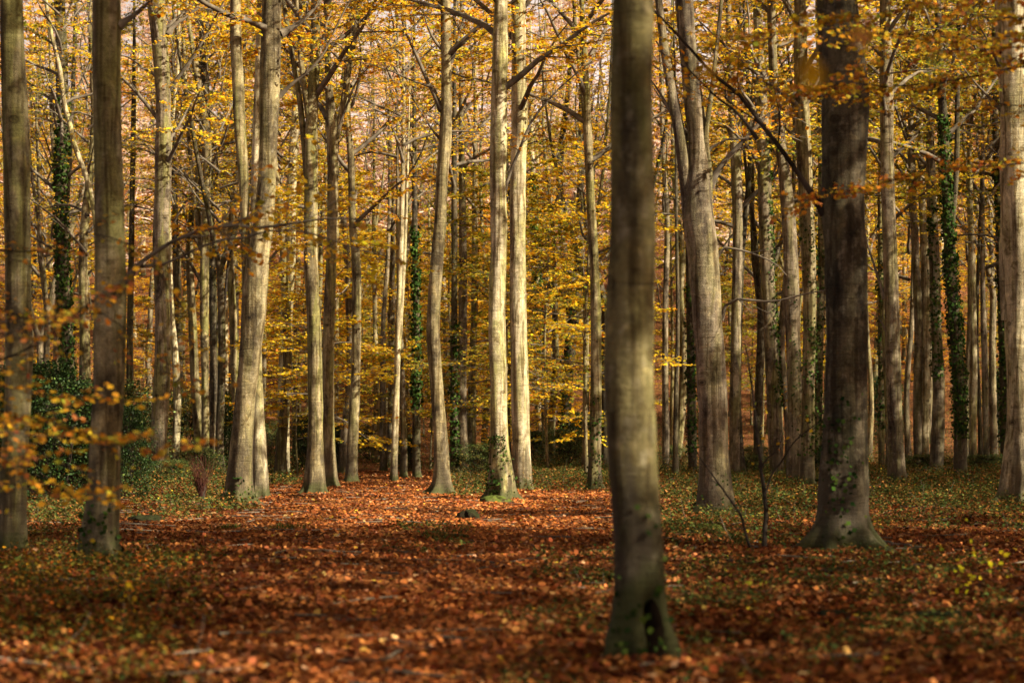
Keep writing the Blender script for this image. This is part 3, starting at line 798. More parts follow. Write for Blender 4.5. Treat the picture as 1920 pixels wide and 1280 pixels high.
MT("ivy-black trunk standing hard against the frame-cut pale beech",
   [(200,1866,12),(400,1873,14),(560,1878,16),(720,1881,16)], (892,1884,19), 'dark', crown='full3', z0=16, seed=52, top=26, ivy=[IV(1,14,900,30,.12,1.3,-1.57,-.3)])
MT("ivied slim trunk touching the brown scarred beech's shaded side",
   [(300,1652,10),(480,1651,11),(640,1651,11),(760,1652,12)], (888,1653,14), 'bark', crown=None, seed=53, top=26, ivy=[IV(2,12,500,31,.11,1.3,-1.57,-.1)])
MT("pale slim trunk right of the nearest trunk, its upper half bending over",
   [(180,1240,8),(300,1244,9),(420,1251,10),(560,1248,11),(700,1247,12),(800,1248,13)], (884,1248,15), 'purp', crown='thin0', z0=16, seed=54, top=26)
MT("wavy pale trunk between the nearest trunk and the high-split grey beech",
   [(200,1262,9),(380,1268,11),(480,1279,12),(560,1276,12),(640,1281,14),(760,1279,15)], (882,1268,18), 'bark', crown='thin1', z0=17, seed=55, top=27)
MT("ivied dark trunk behind the high-split grey beech, leaning into it",
   [(380,1290,12),(560,1293,13),(700,1296,16),(820,1298,18)], (890,1299,20), 'dark', crown='full0', z0=17, seed=56, top=26, ivy=[IV(1,9,500,32,.12,1.3,-1.57,.1)])

LANDMARKS = [(33, "the frame-cut left beech"), (205, "the stout olive-brown beech"), (304, "the scarred beech in the holly"), (464, "the leaning forked beech"),
             (533, "the lone cream beech"), (604, "the close pair by the path"), (666, "the dusky straight beech"), (818, "the crooked beech"),
             (953, "the two pale central trunks"), (1118, "the straight rear-row beech"), (1180, "the nearest thick trunk"), (1335, "the high-split grey beech"),
             (1450, "the ivy-edged grey beech"), (1489, "the white-footed leaning beech"), (1584, "the massive grooved trunk"), (1675, "the brown eye-scarred beech"),
             (1797, "the ivy-smothered beech"), (1915, "the frame-cut pale beech")]
AUTO = []      # (object, column, phrase)

# the hollow in the nearest beech's foot: black lump standing in for the recess's shade
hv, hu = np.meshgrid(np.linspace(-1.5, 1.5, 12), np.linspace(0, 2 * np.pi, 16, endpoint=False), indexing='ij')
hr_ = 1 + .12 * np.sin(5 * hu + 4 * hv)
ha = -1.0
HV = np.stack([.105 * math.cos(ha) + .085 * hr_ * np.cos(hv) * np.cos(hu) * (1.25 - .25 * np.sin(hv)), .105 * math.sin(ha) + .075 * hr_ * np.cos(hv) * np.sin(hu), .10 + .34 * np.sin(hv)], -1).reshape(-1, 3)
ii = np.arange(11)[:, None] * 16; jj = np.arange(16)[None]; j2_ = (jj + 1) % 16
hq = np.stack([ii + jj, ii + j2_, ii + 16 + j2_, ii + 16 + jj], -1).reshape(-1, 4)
link("hollow", mesh_np("hollow", HV, [hq], twig_material("hollow_shade_black", (.004, .003, .002), (.016, .011, .007)), smooth=True), near_root)
# ------------------------------------------------------------------ far trees in the gaps: trunk stock, copied one by one
stock = []
for k in range(6):
    rng = np.random.default_rng(300 + k)
    zz = np.concatenate([np.arange(-.5, 2, .35), np.arange(2, 25, .9)])
    cx = 0.35 * np.sin(zz * (0.18 + 0.05 * k) + k) * np.clip(zz / 6, 0, 1) + 0.10 * np.sin(zz * .7 + k) * np.clip(zz / 6, 0, 1); cx -= cx[1]
    cyy = 0.3 * np.sin(zz * 0.2 + 2 * k) * np.clip(zz / 6, 0, 1)
    r = 0.24 * (1 - zz / 27) * (1 + 0.55 * np.exp(-np.clip(zz, 0, None) / .5)) + 0.01
    stock.append((stem_mesh("far_trunk", cx, cyy, zz, r, 60 + k, None, 12, True, .2), cx, cyy, zz, r))
for k in range(3):                        # far trees that fork low into upright stems
    rng = np.random.default_rng(340 + k); tb = Tubes()
    zz = np.arange(-.5, 7.0 + k, .4); x = .12 * np.sin(zz * .5 + k) * np.clip(zz / 3, 0, 1)
    tb.add(np.stack([x, 0 * x, zz], -1), .25 * (1 - zz / 40) * (1 + .5 * np.exp(-np.clip(zz, 0, None) / .5)), 12)
    p = np.array([x[-1], 0, zz[-1] - .15])
    for j in range(2 + k % 2):
        a = j * 3.1 + rng.random(); lean = rng.uniform(.10, .26)
        S = wander(p, (math.cos(a) * (lean + .25), math.sin(a) * (lean + .25), 1), 15, 22, rng, .03, .035)
        tb.add(S, np.linspace(.17, .02, 22), 9)
    stock.append((tb.mesh("far_forked_trunk", None),))
stock_m = {}
def stock_trunk(k, bark):
    if (k, bark) not in stock_m:
        me = stock[k][0].copy(); me.materials.append(BARKS[bark]); stock_m[(k, bark)] = me
    return stock_m[(k, bark)]
def far_tree(X, Y, w, bark, crown, z0, cs, rot, name="beech_tree"):
    k = int(R.integers(9))
    root = link(name, None, None, (X, Y, float(ground_z(X, Y))))
    root.rotation_euler = (0, 0, rot)
    t = link("trunk", stock_trunk(k, bark), root); t.scale = (w, w, 1.0)
    if crown:
        add_crown(root, crown, (0, 0, z0), R.random() * 6.28, cs)
    return root

taken = [p for _, p, _ in TREES]
rr_ = np.random.default_rng(99)
far_cols = []
for i in range(175):
    c = rr_.uniform(8, 1912)
    Y = rr_.uniform(96, 185)
    if min(abs(c - q) for q in far_cols + [9999]) < 9: continue
    if any(abs(c - q) < 6 for q in taken): continue
    far_cols.append(c)
    bark = rr_.choice(['pale', 'bark', 'purp', 'dark'], p=[.14, .34, .27, .25])
    w = rr_.uniform(0.45, 1.15)
    cr = rr_.choice(['full0', 'full2', 'thin0', 'thin1', 'thin1', 'full3'])
    if rr_.random() < (.65 if 650 < c < 930 else .12): cr = None
    o = far_tree((c - 960) / F * Y, Y, w, bark, cr, rr_.uniform(6.5, 11.5), rr_.uniform(.75, 1.05), rr_.random() * 6.28)
    tag(o, None, "beech tree", "far beeches filling the gaps between the nearer trunks")
    tone = {'pale': 'pale', 'bark': 'grey-green', 'purp': 'grey-brown', 'dark': 'dark'}[bark]
    AUTO.append((o, c, ("slender " if w < .7 else "sturdy " if w > .95 else "slim ") + tone + " far beech"))

# young understorey beeches with low, layered golden sprays
young_stock = {}
for i in range(86):
    c = rr_.uniform(-20, 1940) if i > 44 else rr_.uniform(540, 1140)
    Y = rr_.uniform(128, 196) if i % 5 else rr_.uniform(92, 128)
    if c > 1240 and Y < 128: Y += 40
    if 960 < c < 1150 and i % 2: continue
    s = rr_.uniform(.8, 1.5)
    root = link("young_beech", None, None, ((c - 960) / F * Y, Y, float(ground_z((c - 960) / F * Y, Y))))
    root.rotation_euler = (0, 0, rr_.random() * 6.28)
    t = link("trunk", stock_trunk(int(rr_.integers(6)), 'bark'), root); t.scale = (.25 * s, .25 * s, .45 * s)
    k = int(rr_.integers(3)) if c < 1150 else int(rr_.choice([1, 2, 2, 0]))
    add_crown(root, 'young%d' % k, (0, 0, 1.9 * s), rr_.random() * 6.28, s)
    tag(root, None, "young beech", "young beeches growing under the far trees")
    AUTO.append((root, c, ["golden-leaved", "orange-leaved", "olive-leaved"][k] + " young beech"))

# wooded hillside closing the view
n_h = 0
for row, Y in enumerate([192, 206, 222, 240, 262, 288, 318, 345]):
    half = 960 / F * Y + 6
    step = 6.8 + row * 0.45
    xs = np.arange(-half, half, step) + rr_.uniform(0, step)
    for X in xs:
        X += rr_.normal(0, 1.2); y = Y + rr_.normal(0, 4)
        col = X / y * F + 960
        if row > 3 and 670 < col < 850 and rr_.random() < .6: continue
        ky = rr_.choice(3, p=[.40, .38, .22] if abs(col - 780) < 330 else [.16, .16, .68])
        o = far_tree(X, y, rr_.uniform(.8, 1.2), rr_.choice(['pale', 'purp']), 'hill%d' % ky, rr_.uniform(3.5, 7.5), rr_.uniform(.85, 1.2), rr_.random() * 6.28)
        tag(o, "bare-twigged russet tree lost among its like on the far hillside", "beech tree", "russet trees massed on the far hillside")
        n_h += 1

# unseen trees added outside the picture, placed and thinned to dapple the light
rr_ = np.random.default_rng(1005)
for gy in np.arange(-38, 112, 5.6):
    for gx in np.arange(7, 62, 5.6):
        X = gx + rr_.normal(0, 1.0); Y = gy + rr_.normal(0, 1.0)
        if X < (0.212 * Y if Y > 0 else 0) + 4.5: continue
        t = 33.0                                  # this crown's shadow lands about here
        tx, ty = X - t * math.sin(SUN_AZ), Y - t * math.cos(SUN_AZ)
        if abs(tx) > 0.26 * ty + 9 or ty < 2 or ty > 150: continue
        p = SHADE(tx, ty)
        for t2 in (14, 20, 27, 34, 40):       # keep the central pair and the clearing's far end in sun
            ax, ay = X - t2 * math.sin(SUN_AZ), Y - t2 * math.cos(SUN_AZ)
            if abs(ax - .2) < 2.6 and 59 < ay < 80: p = min(p, .10)
        u = rr_.random()
        if u > p: continue
        key = 'dense' if u < p * (DENSE + .3 * (tx > 3 or ty < 30)) else rr_.choice(['thin0', 'thin1', 'sparse'])
        if 50 < ty < 88 and abs(tx) < 4 and key == 'dense': key = 'thin0'
        o = far_tree(X, Y, rr_.uniform(.8, 1.2), 'bark', key, rr_.uniform(8, 15), rr_.uniform(.85, 1.05), rr_.random() * 6.28)
        tag(o, "tall beech standing beyond the picture's edge, shading the wood", "beech tree", "beeches standing just beyond the picture's edge")

# ------------------------------------------------------------------ near boughs reaching in from trees beyond the edge
PAL_NEAR = [(4, (.74, .42, .03)), (3, (.66, .28, .03)), (2, (.60, .46, .05)), (2, (.40, .16, .05)), (1, (.34, .34, .04))]
def bough(root, name, P, r0, seed, ntw, nl, size, pal, spread=1.0, droop=-0.02, twl=(.3, .7)):
    rng = np.random.default_rng(seed)
    P = np.asarray(P, float) - np.array(root.location)
    d = np.concatenate([[0], np.cumsum(np.linalg.norm(np.diff(P, axis=0), axis=1))])
    t = np.linspace(0, d[-1], max(10, int(d[-1] / .12)))
    Q = np.stack([smooth_path(d, P[:, a], t) for a in range(3)], -1)
    Q[3:] += 0.012 * np.cumsum(rng.standard_normal(Q[3:].shape), axis=0) * 0.5
    rad = r0 * (1 - .8 * t / d[-1])
    tb = Tubes(); tb.add(Q, rad, 7); st = []
    for j in range(ntw):
        a = 0.22 + .78 * (j + rng.random()) / ntw; i = min(int(a * (len(Q) - 1)), len(Q) - 2)
        ax = norm(Q[i + 1] - Q[i]); sd = norm(np.cross(ax, [0, 0, 1.])) * (1 if j % 2 else -1)
        dd = ax * .9 + sd * spread * (.4 + .6 * rng.random()); dd[2] += .14 * rng.standard_normal()
        l = rng.uniform(*twl) * (1.15 - .5 * a)
        S = wander(Q[i], dd, l, 6, rng, droop, .14)
        tb.add(S, np.linspace(max(rad[i] * .45, .0025), .0012, 6), 4)
        for q in range(1, 6):
            s2 = norm(np.cross(norm(S[q] - S[q - 1]), [0, 0, 1.])) * (1 if q % 2 else -1)
            e = S[q] + norm(norm(S[q] - S[q - 1]) + .9 * s2 + .12 * rng.standard_normal(3)) * (.10 + .16 * rng.random())
            tb.add(np.array([S[q], e]), [.0022, .001], 3)
            if nl: twig_leaves(S[q], e, nl, rng, size, pal, st, T_OVAL, .4)
        if nl: twig_leaves(S[0], S[-1], nl, rng, size, pal, st, T_OVAL, .4)
    b = link(name, tb.mesh(name, M_DARKTWIG), root)
    if st: link("leaves", leaf_mesh("leaves", st, M_LEAF), b)
    return b
def host(X, Y, label, w=.6, crown='thin1', z0=9):
    o = far_tree(X, Y, w, 'bark', crown, z0, .9, 0.0)
    return tag(o, label, "beech tree")
W_ = px2w
hl = host(-6.4, 21.5, "beech beyond the left edge reaching amber-leaved twigs across the two near left trunks")
TR = lambda X, Y, z: [np.array([X, Y, z])]
for k, (rows, Yb, r0, ntw, nl) in enumerate([
        ([(700,-60),(672,20),(640,80),(600,130),(560,180),(520,235)], 14.5, .016, 15, 2),
        ([(640,-60),(610,40),(590,110),(600,160)], 13.0, .012, 12, 3),
        ([(720,-60),(735,20),(750,90),(745,160),(752,180)], 13.5, .010, 12, 4),
        ([(800,-60),(805,40),(815,110),(820,180),(835,250),(845,285)], 12.5, .012, 18, 5),
        ([(770,-60),(780,40),(790,100),(805,160)], 14.0, .010, 14, 4),
        ([(905,-60),(915,60),(925,120),(920,190),(935,220)], 14.0, .009, 12, 3),
        ([(560,-60),(610,90),(590,180),(640,250),(700,300),(720,350)], 15.2, .010, 10, 2),
        ([(470,-60),(480,60),(450,180),(500,290),(560,330),(620,370),(660,400)], 15.8, .010, 12, 2),
        ([(860,-60),(860,20),(865,90),(880,150)], 12.8, .009, 10, 4)]):
    Yb = Yb * 1.42
    P = TR(-6.4, 21.5, px2w(0, rows[0][0], Yb)[2] - .35) + [px2w(c, rw, Yb + .15 * math.sin(3 * j + k)) for j, (rw, c) in enumerate(rows)]
    bough(hl, "branch", P, r0 * 1.3, 400 + k, int(ntw * 1.5), nl, .054, PAL_NEAR, twl=(.35, .9))
hr = host(7.6, 28.5, "beech beyond the right edge reaching layered orange sprays across the massive grooved trunk")
for k, (rows, Yb, r0, ntw, nl) in enumerate([
        ([(60,1990),(70,1850),(62,1740),(58,1640),(50,1560),(58,1480),(62,1420),(70,1360)], 21.0, .020, 34, 7),
        ([(20,1990),(30,1880),(15,1780),(10,1680),(20,1600),(0,1520)], 19.5, .018, 30, 7),
        ([(120,1990),(125,1880),(140,1780),(150,1680),(145,1600),(150,1520),(140,1460)], 21.5, .018, 26, 6),
        ([(300,1990),(306,1880),(312,1790),(325,1700),(340,1620),(352,1540),(362,1480)], 22.0, .012, 24, 6),
        ([(90,1990),(95,1860),(100,1760),(110,1660),(160,1600),(180,1540),(185,1480)], 20.0, .014, 24, 6),
        ([(190,1990),(200,1900),(180,1820),(170,1740),(190,1660),(195,1590)], 23.0, .012, 18, 5),
        ([(-20,1990),(-10,1850),(-15,1700),(0,1600)], 18.5, .016, 24, 8)]):
    Yb = Yb * 1.3
    P = TR(7.6, 28.5, px2w(0, rows[0][0], Yb)[2] - .6) + [px2w(c, rw, Yb + .2 * math.sin(2 * j + k)) for j, (rw, c) in enumerate(rows)]
    bough(hr, "branch", P, r0, 500 + k, int(ntw * 1.2), nl - 1, .058, PAL_NEAR, twl=(.4, .95))
hn = host(1.75, 5.2, "slender beech beside the viewpoint dangling a few large blurred leaves", .22, None)
def dangling(root, rowcol, Yb, leaves, seed):
    P = [np.array([root.location[0], root.location[1], px2w(0, -40, Yb)[2]])] + [px2w(c, r, Yb) for r, c in rowcol]
    b = bough(root, "branch", P, .006, seed, 0, 0, .05, PAL_NEAR)
    st = []
    for (r, c, s, colr, a) in leaves:
        p = px2w(c, r, Yb) - np.array(root.location)
        st.append(leaves_np(p[None], np.array([[math.cos(a), .1, math.sin(a)]]), np.array([[-math.sin(a), .15, math.cos(a)]]), [s], np.array([colr]), T_OVAL, 1.05))
    link("leaves", leaf_mesh("leaves", st, M_LEAF), b)
dangling(hn, [(-60,1900),(-45,1700),(-30,1540),(-20,1340)], 5.0,
         [(150,1498,.058,(.62,.34,.02),-.1+.3),(128,1500,.05,(.6,.30,.02),0.),(140,1312,.036,(.62,.30,.02),.35),(60,1595,.05,(.55,.22,.08),-.4),(112,1735,.04,(.2,.26,.05),-.3)], 77)
# ------------------------------------------------------------------ the forest floor
def near_tag(o, label, cat):
    return tag(o, label, cat)
gm, nt, out = mat("leaf_strewn_earth")
tc = N(nt, "ShaderNodeTexCoord"); P = tc.outputs['Object']
vo = N(nt, "ShaderNodeTexVoronoi"); vo.inputs['Scale'].default_value = 15.0
wp = N(nt, "ShaderNodeTexNoise"); wp.inputs['Scale'].default_value = 9.0; wp.inputs['Detail'].default_value = 3
L(nt, P, wp.inputs['Vector'])
vm = N(nt, "ShaderNodeVectorMath", operation='ADD'); vs_ = N(nt, "ShaderNodeVectorMath", operation='SCALE'); vs_.inputs['Scale'].default_value = .12
L(nt, wp.outputs['Color'], vs_.inputs[0]); L(nt, P, vm.inputs[0]); L(nt, vs_.outputs[0], vm.inputs[1])
L(nt, vm.outputs[0], vo.inputs['Vector'])
sx = N(nt, "ShaderNodeSeparateColor"); L(nt, vo.outputs['Color'], sx.inputs[0])
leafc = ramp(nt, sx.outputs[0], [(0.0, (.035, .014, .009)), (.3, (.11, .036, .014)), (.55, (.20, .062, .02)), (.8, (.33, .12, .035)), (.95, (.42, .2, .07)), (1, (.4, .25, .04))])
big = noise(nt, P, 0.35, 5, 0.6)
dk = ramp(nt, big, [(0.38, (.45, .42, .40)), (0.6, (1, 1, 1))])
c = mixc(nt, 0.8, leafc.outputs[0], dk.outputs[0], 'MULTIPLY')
grn = noise(nt, P, 0.9, 6, 0.7)
gf = ramp(nt, grn, [(0.60, (0, 0, 0)), (0.72, (1, 1, 1))])
c = mixc(nt, math_(nt, 'MULTIPLY', gf.outputs[0], 0.5), c, (.06, .07, .02))
b = N(nt, "ShaderNodeBsdfPrincipled"); b.inputs['Roughness'].default_value = 0.9; b.inputs['Specular IOR Level'].default_value = 0.15
bp = N(nt, "ShaderNodeBump"); bp.inputs['Strength'].default_value = 1.0; bp.inputs['Distance'].default_value = .04
L(nt, math_(nt, 'ADD', sx.outputs[1], math_(nt, 'MULTIPLY', vo.outputs['Distance'], 2.0)), bp.inputs['Height'])
L(nt, c, b.inputs['Base Color']); L(nt, bp.outputs[0], b.inputs['Normal']); L(nt, b.outputs[0], out.inputs[0])
xs = np.concatenate([np.arange(-420, -40, 10.), np.arange(-40, 40, .7), np.arange(40, 421, 10.)])
ys = np.concatenate([np.arange(-80, 8, 4.), np.arange(8, 130, .55), np.arange(130, 720, 5.)])
GX, GY = np.meshgrid(xs, ys)
V = np.stack([GX, GY, ground_z(GX, GY)], -1).reshape(-1, 3)
nx, ny = len(xs), len(ys)
i = (np.arange(ny - 1)[:, None] * nx + np.arange(nx - 1)[None]).reshape(-1)
Fq = np.stack([i, i + 1, i + nx + 1, i + nx], -1)
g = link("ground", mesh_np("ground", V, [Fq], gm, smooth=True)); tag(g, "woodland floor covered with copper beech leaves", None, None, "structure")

def scatter(n, y0, y1, rng, margin=1.0, p=1.0):
    """uniform over the ground the picture can see between two depths"""
    y = np.sqrt(y0 * y0 + (y1 * y1 - y0 * y0) * rng.random(n))
    x = (rng.random(n) * 2 - 1) * (0.212 * y + margin)
    return x, y
def nz(x, y, s, k=0.0):
    return (np.sin(x * s * 1.7 + k + 1.3 * np.sin(y * s * .8 + k)) + np.sin(y * s * 1.3 - k * 2 + 1.1 * np.sin(x * s * 1.1)) + .6 * np.sin((x + y) * s * 2.9 + k)) / 2.6

rng = np.random.default_rng(5)
parts = []
for n, y0, y1, sz, tm in ((60000, 12, 24, .056, T_OVAL), (105000, 22, 46, .062, T_DIAM), (140000, 45, 85, .075, T_DIAM), (60000, 85, 135, .10, T_DIAM)):
    x, y = scatter(n, y0, y1, rng)
    keep = nz(x, y, 1.1, 1.0) + nz(x, y, 3.1, 2.) * .5 + rng.random(n) * 2 > -.25
    x, y = x[keep], y[keep]; n = len(x)
    z = ground_z(x, y) + .004 + .03 * rng.random(n) ** 2
    a = rng.random(n) * 6.283
    tl = .38 * rng.standard_normal(n)
    U = np.stack([np.cos(a), np.sin(a), tl], -1)
    W = np.stack([-np.sin(a), np.cos(a), .38 * rng.standard_normal(n)], -1)
    C = pick(PAL_LITTER, n, rng, .22)
    sh = nz(x, y, .55, 4.)[:, None]
    tan = np.clip(nz(x, y, .8, 9.) * 1.4 + nz(x, y, 2.6, 3.) * .8 - .2, 0, 1)[:, None]; wet = np.clip(nz(x, y, .6, 17.) * 1.3 + nz(x, y, 2.1, 8.) - .3, 0, 1)[:, None]
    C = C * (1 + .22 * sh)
    onp = np.clip(1.25 - np.abs(x / y + .050 - .0006 * y) / .075, 0, 1)[:, None]      # trodden path: paler leaves, darker away from it
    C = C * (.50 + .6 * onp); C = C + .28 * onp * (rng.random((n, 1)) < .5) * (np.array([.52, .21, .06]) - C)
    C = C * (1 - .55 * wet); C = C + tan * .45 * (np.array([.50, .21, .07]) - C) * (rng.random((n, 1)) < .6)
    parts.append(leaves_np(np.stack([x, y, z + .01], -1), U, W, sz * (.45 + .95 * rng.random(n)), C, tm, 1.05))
for t, _, _ in TREES:                       # leaves drifted against the roots
    X0, Y0, _z = t.location
    if Y0 > 82: continue
    n = 420; a = rng.random(n) * 6.283; q = .34 + .55 * rng.random(n) ** 1.6
    x = X0 + q * np.cos(a); y = Y0 + q * np.sin(a)
    U = np.stack([np.cos(a + 1.5), np.sin(a + 1.5), .4 * rng.standard_normal(n)], -1); W = np.stack([np.cos(a), np.sin(a), -.5 + .4 * rng.standard_normal(n)], -1)
    parts.append(leaves_np(np.stack([x, y, ground_z(x, y) + .015 + .16 * np.clip(.75 - q, 0, 1) * rng.random(n)], -1), U, W, .065 * (.5 + .9 * rng.random(n)), pick(PAL_LITTER, n, rng, .22) * .85, T_DIAM, 1.05))
# curled leaves standing proud and beech husks on the near floor
n = 5000; x, y = scatter(n, 13, 40, rng); a = rng.random(n) * 6.283
U = np.stack([np.cos(a), np.sin(a), rng.uniform(.2, 1.4, n)], -1); W = rng.standard_normal((n, 3))
parts.append(leaves_np(np.stack([x, y, ground_z(x, y) + .03], -1), U, W, .07 * (.5 + .7 * rng.random(n)), pick([(3, (.40, .15, .05)), (3, (.18, .06, .025)), (.4, (.5, .3, .08))], n, rng, .25), T_OVAL, 1.0))
o = link("fallen_leaves", leaf_mesh("fallen_leaves", parts, M_LITTER))
tag(o, "copper and orange beech leaves carpeting the clearing", None, None, "stuff")

# low undergrowth: brambles, dog's mercury, seedlings
def row2y(r): return CAMH * F / (r - HOR)
def region(c0, c1, r0, r1, dens, h, seed, soft=.25):
    """rectangular patch of ground given by its corners on the photograph, turned into world positions"""
    rng = np.random.default_rng(seed)
    y1, y0 = row2y(r0), row2y(r1)
    xa, xb = (c0 - 960) / F, (c1 - 960) / F
    area = (xb - xa) * (y1 * y1 - y0 * y0) / 2
    n = int(area * dens)
    y = np.sqrt(y0 * y0 + (y1 * y1 - y0 * y0) * rng.random(n)); u = rng.random(n)
    x = (xa + (xb - xa) * u) * y
    v = (y - y0) / (y1 - y0)
    edge = np.minimum(np.minimum(u, 1 - u), np.minimum(v, 1 - v)) / soft
    keep = (np.clip(edge, 0, 1) * .7 + 1.3 * nz(x, y, .9, seed) + 1.0 * nz(x, y, 3.1, seed + 1) + .4 * rng.random(n)) > .62
    return x[keep], y[keep], np.full(keep.sum(), h)
regs = [region(-20, 1940, 862, 893, 3.2, .85, 1, .01), region(985, 1150, 880, 925, 10, .42, 2), region(1225, 1940, 884, 948, 7, .30, 3, .08),
        region(1230, 1520, 935, 1035, 16, .26, 4), region(1620, 1935, 915, 1000, 12, .28, 5), region(1010, 1160, 1045, 1150, 16, .15, 6),
        region(1235, 1460, 1050, 1150, 22, .16, 7), region(1450, 1940, 1040, 1210, 14, .14, 8), region(40, 175, 935, 1060, 15, .24, 9),
        region(-30, 340, 1045, 1290, 34, .24, 10), region(240, 480, 925, 975, 10, .16, 11), region(840, 940, 895, 935, 14, .26, 12, .4),
        region(1230, 1940, 1150, 1290, 10, .11, 13), region(930, 1160, 1130, 1290, 14, .12, 14), region(150, 460, 880, 945, 9, .5, 15),
        region(640, 860, 893, 905, 5, .16, 16), region(480, 560, 893, 915, 8, .3, 17), region(230, 420, 1020, 1200, 12, .12, 18), region(740, 900, 985, 1035, 18, .12, 19)]
px_, py_, ph_ = (np.concatenate(a) for a in zip(*regs))
op = ~((py_ > 85) & (py_ < 128) & (px_ / py_ > -.085) & (px_ / py_ < -.030))     # the trodden path stays clear
px_, py_, ph_ = px_[op], py_[op], ph_[op]
rng = np.random.default_rng(44)
k = rng.integers(10, 26, len(px_)); idx = np.repeat(np.arange(len(px_)), k); n = len(idx)
near = np.clip((py_[idx] - 14) / 60, 0, 1)
hh = ph_[idx] * (.5 + rng.random(len(px_)))[idx]
a = rng.random(n) * 6.283; rad = hh * (.15 + .75 * rng.random(n))
X = px_[idx] + rad * np.cos(a); Y = py_[idx] + rad * np.sin(a)
Z = ground_z(X, Y) + hh * rng.random(n) ** .8 * (1.1 - .5 * rad / hh)
U = np.stack([np.cos(a), np.sin(a), .5 * rng.standard_normal(n) - .1], -1)
W = np.stack([-np.sin(a), np.cos(a), .5 * rng.standard_normal(n)], -1)
C = pick(PAL_BRAMBLE, n, rng, .25)
lft = ((X < -.08 * Y) & (Y < 32))[:, None]
C = np.where(lft & (rng.random((n, 1)) < .55), C * np.array([2.0, 1.25, .8]), C)
st = [leaves_np(np.stack([X, Y, Z], -1), U, W, (.038 + .034 * near) * (.5 + .9 * rng.random(n)), C, T_DIAM, .95)]
me = leaf_mesh("undergrowth", st, M_GREEN)
o = link("undergrowth", me); tag(o, "low brambles and seedlings spreading over the leaf litter", None, None, "stuff")
# thin dry stems and fallen twigs among it
tb = Tubes()
for j in rng.choice(len(px_), 900, replace=False):
    p = np.array([px_[j], py_[j], float(ground_z(px_[j], py_[j]))])
    S = wander(p, (rng.normal(0, .5), rng.normal(0, .5), 1), ph_[j] * rng.uniform(1.0, 2.2), 5, rng, 0, .22)
    tb.add(S, np.linspace(.0035, .0015, 5) * (1 + py_[j] / 60), 3)
for j in range(900):
    x, y = scatter(1, 15, 80, rng); p = np.array([x[0], y[0], float(ground_z(x[0], y[0])) + .02]); a = rng.random() * 6.28
    S = wander(p, (math.cos(a), math.sin(a), .05), rng.uniform(.2, .9), 5, rng, 0, .12); S[:, 2] = ground_z(S[:, 0], S[:, 1]) + .045
    tb.add(S, np.linspace(.012, .004, 5) * rng.uniform(.5, 1.4), 4)
o = link("woodland_litter", tb.mesh("woodland_litter", M_TWIG)); tag(o, "dry stems and small dropped twigs over the woodland floor", None, None, "stuff")

# grass at path edges
def grass_patch(c, r, wpx, seed, n=300, h=.11):
    rng = np.random.default_rng(seed); Y0 = row2y(r); X0 = (c - 960) / F * Y0; w = wpx / 2 / F * Y0
    x = X0 + w * .5 * rng.standard_normal(n); y = Y0 + 1.6 * w * .5 * rng.standard_normal(n)
    P = np.stack([x - X0, y - Y0, ground_z(x, y) - 0.01], -1)
    U = np.stack([.5 * rng.standard_normal(n), .5 * rng.standard_normal(n), np.ones(n)], -1)
    W = np.stack([rng.standard_normal(n), rng.standard_normal(n), np.zeros(n)], -1)
    me = leaf_mesh("grass_tuft", [leaves_np(P, U, W, h * (.5 + rng.random(n)), pick([(2, (.045, .075, .015)), (1, (.12, .11, .03)), (1, (.25, .10, .03))], n, rng), T_DIAM, .16)], M_GREEN)
    return link("grass_tuft", me, None, (X0, Y0, 0))
tag(grass_patch(432, 988, 50, 1), "small green grass tuft on copper leaves in front of the leaning forked beech", "grass tuft")
tag(grass_patch(535, 990, 62, 2), "wider flat green grass tuft on the leafy path, right of the smaller tuft", "grass tuft")

# ------------------------------------------------------------------ holly and evergreen bushes
def holly_proto(seed, nclump, nl, pal):
    rng = np.random.default_rng(seed); st = []; tb = Tubes()
    for s in range(7):
        a = rng.random() * 6.28
        tb.add(wander((.15 * math.cos(a), .15 * math.sin(a), -.1), (.35 * math.cos(a), .35 * math.sin(a), 1), 2.6 + rng.random(), 8, rng, .03, .1), np.linspace(.035, .008, 8), 5)
    for c in range(nclump):
        u = rng.random(); z = .15 + 3.6 * u ** .85
        R0 = 1.25 * (1 - (z / 4.3) ** 2.2) ** .6
        a = rng.random() * 6.28; q = R0 * math.sqrt(rng.uniform(.15, 1.05))
        cen = np.array([q * math.cos(a), q * math.sin(a), z]); out_ = norm(np.array([math.cos(a), math.sin(a), .35 + .3 * rng.standard_normal()]))
        sp = rng.uniform(.12, .30)
        P = cen + rng.standard_normal((nl, 3)) * sp * np.array([1, 1, .55])
        U = out_ + .75 * rng.standard_normal((nl, 3)); W = rng.standard_normal((nl, 3))
        st.append(leaves_np(P, U, W, .068 * (.6 + .7 * rng.random(nl)), pick(pal, nl, rng, .3), T_DIAM, 1.1))
        tb.add(np.array([cen * [.3, .3, .7], cen * [.75, .75, .93], cen]), [.012, .007, .003], 3)
    return leaf_mesh("holly_leaves", st, M_HOLLY), tb.mesh("holly_stems", M_DARKTWIG)
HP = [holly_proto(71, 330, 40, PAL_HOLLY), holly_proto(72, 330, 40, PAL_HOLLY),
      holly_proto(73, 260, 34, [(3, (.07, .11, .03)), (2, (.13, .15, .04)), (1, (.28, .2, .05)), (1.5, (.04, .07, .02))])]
def bush(c, r, wpx, hpx, k, label, cat="holly bush", name="holly_bush"):
    Y = row2y(r); X = (c - 960) / F * Y
    root = link(name, None, None, (X, Y, float(ground_z(X, Y)) - .03)); root.rotation_euler = (0, 0, c * .37)
    sx_ = wpx / F * Y / 2.6; sz_ = hpx / F * Y / 3.9
    root.scale = (sx_, sx_, sz_)
    link("stems", HP[k][1], root); link("leaves", HP[k][0], root)
    return tag(root, label, cat)
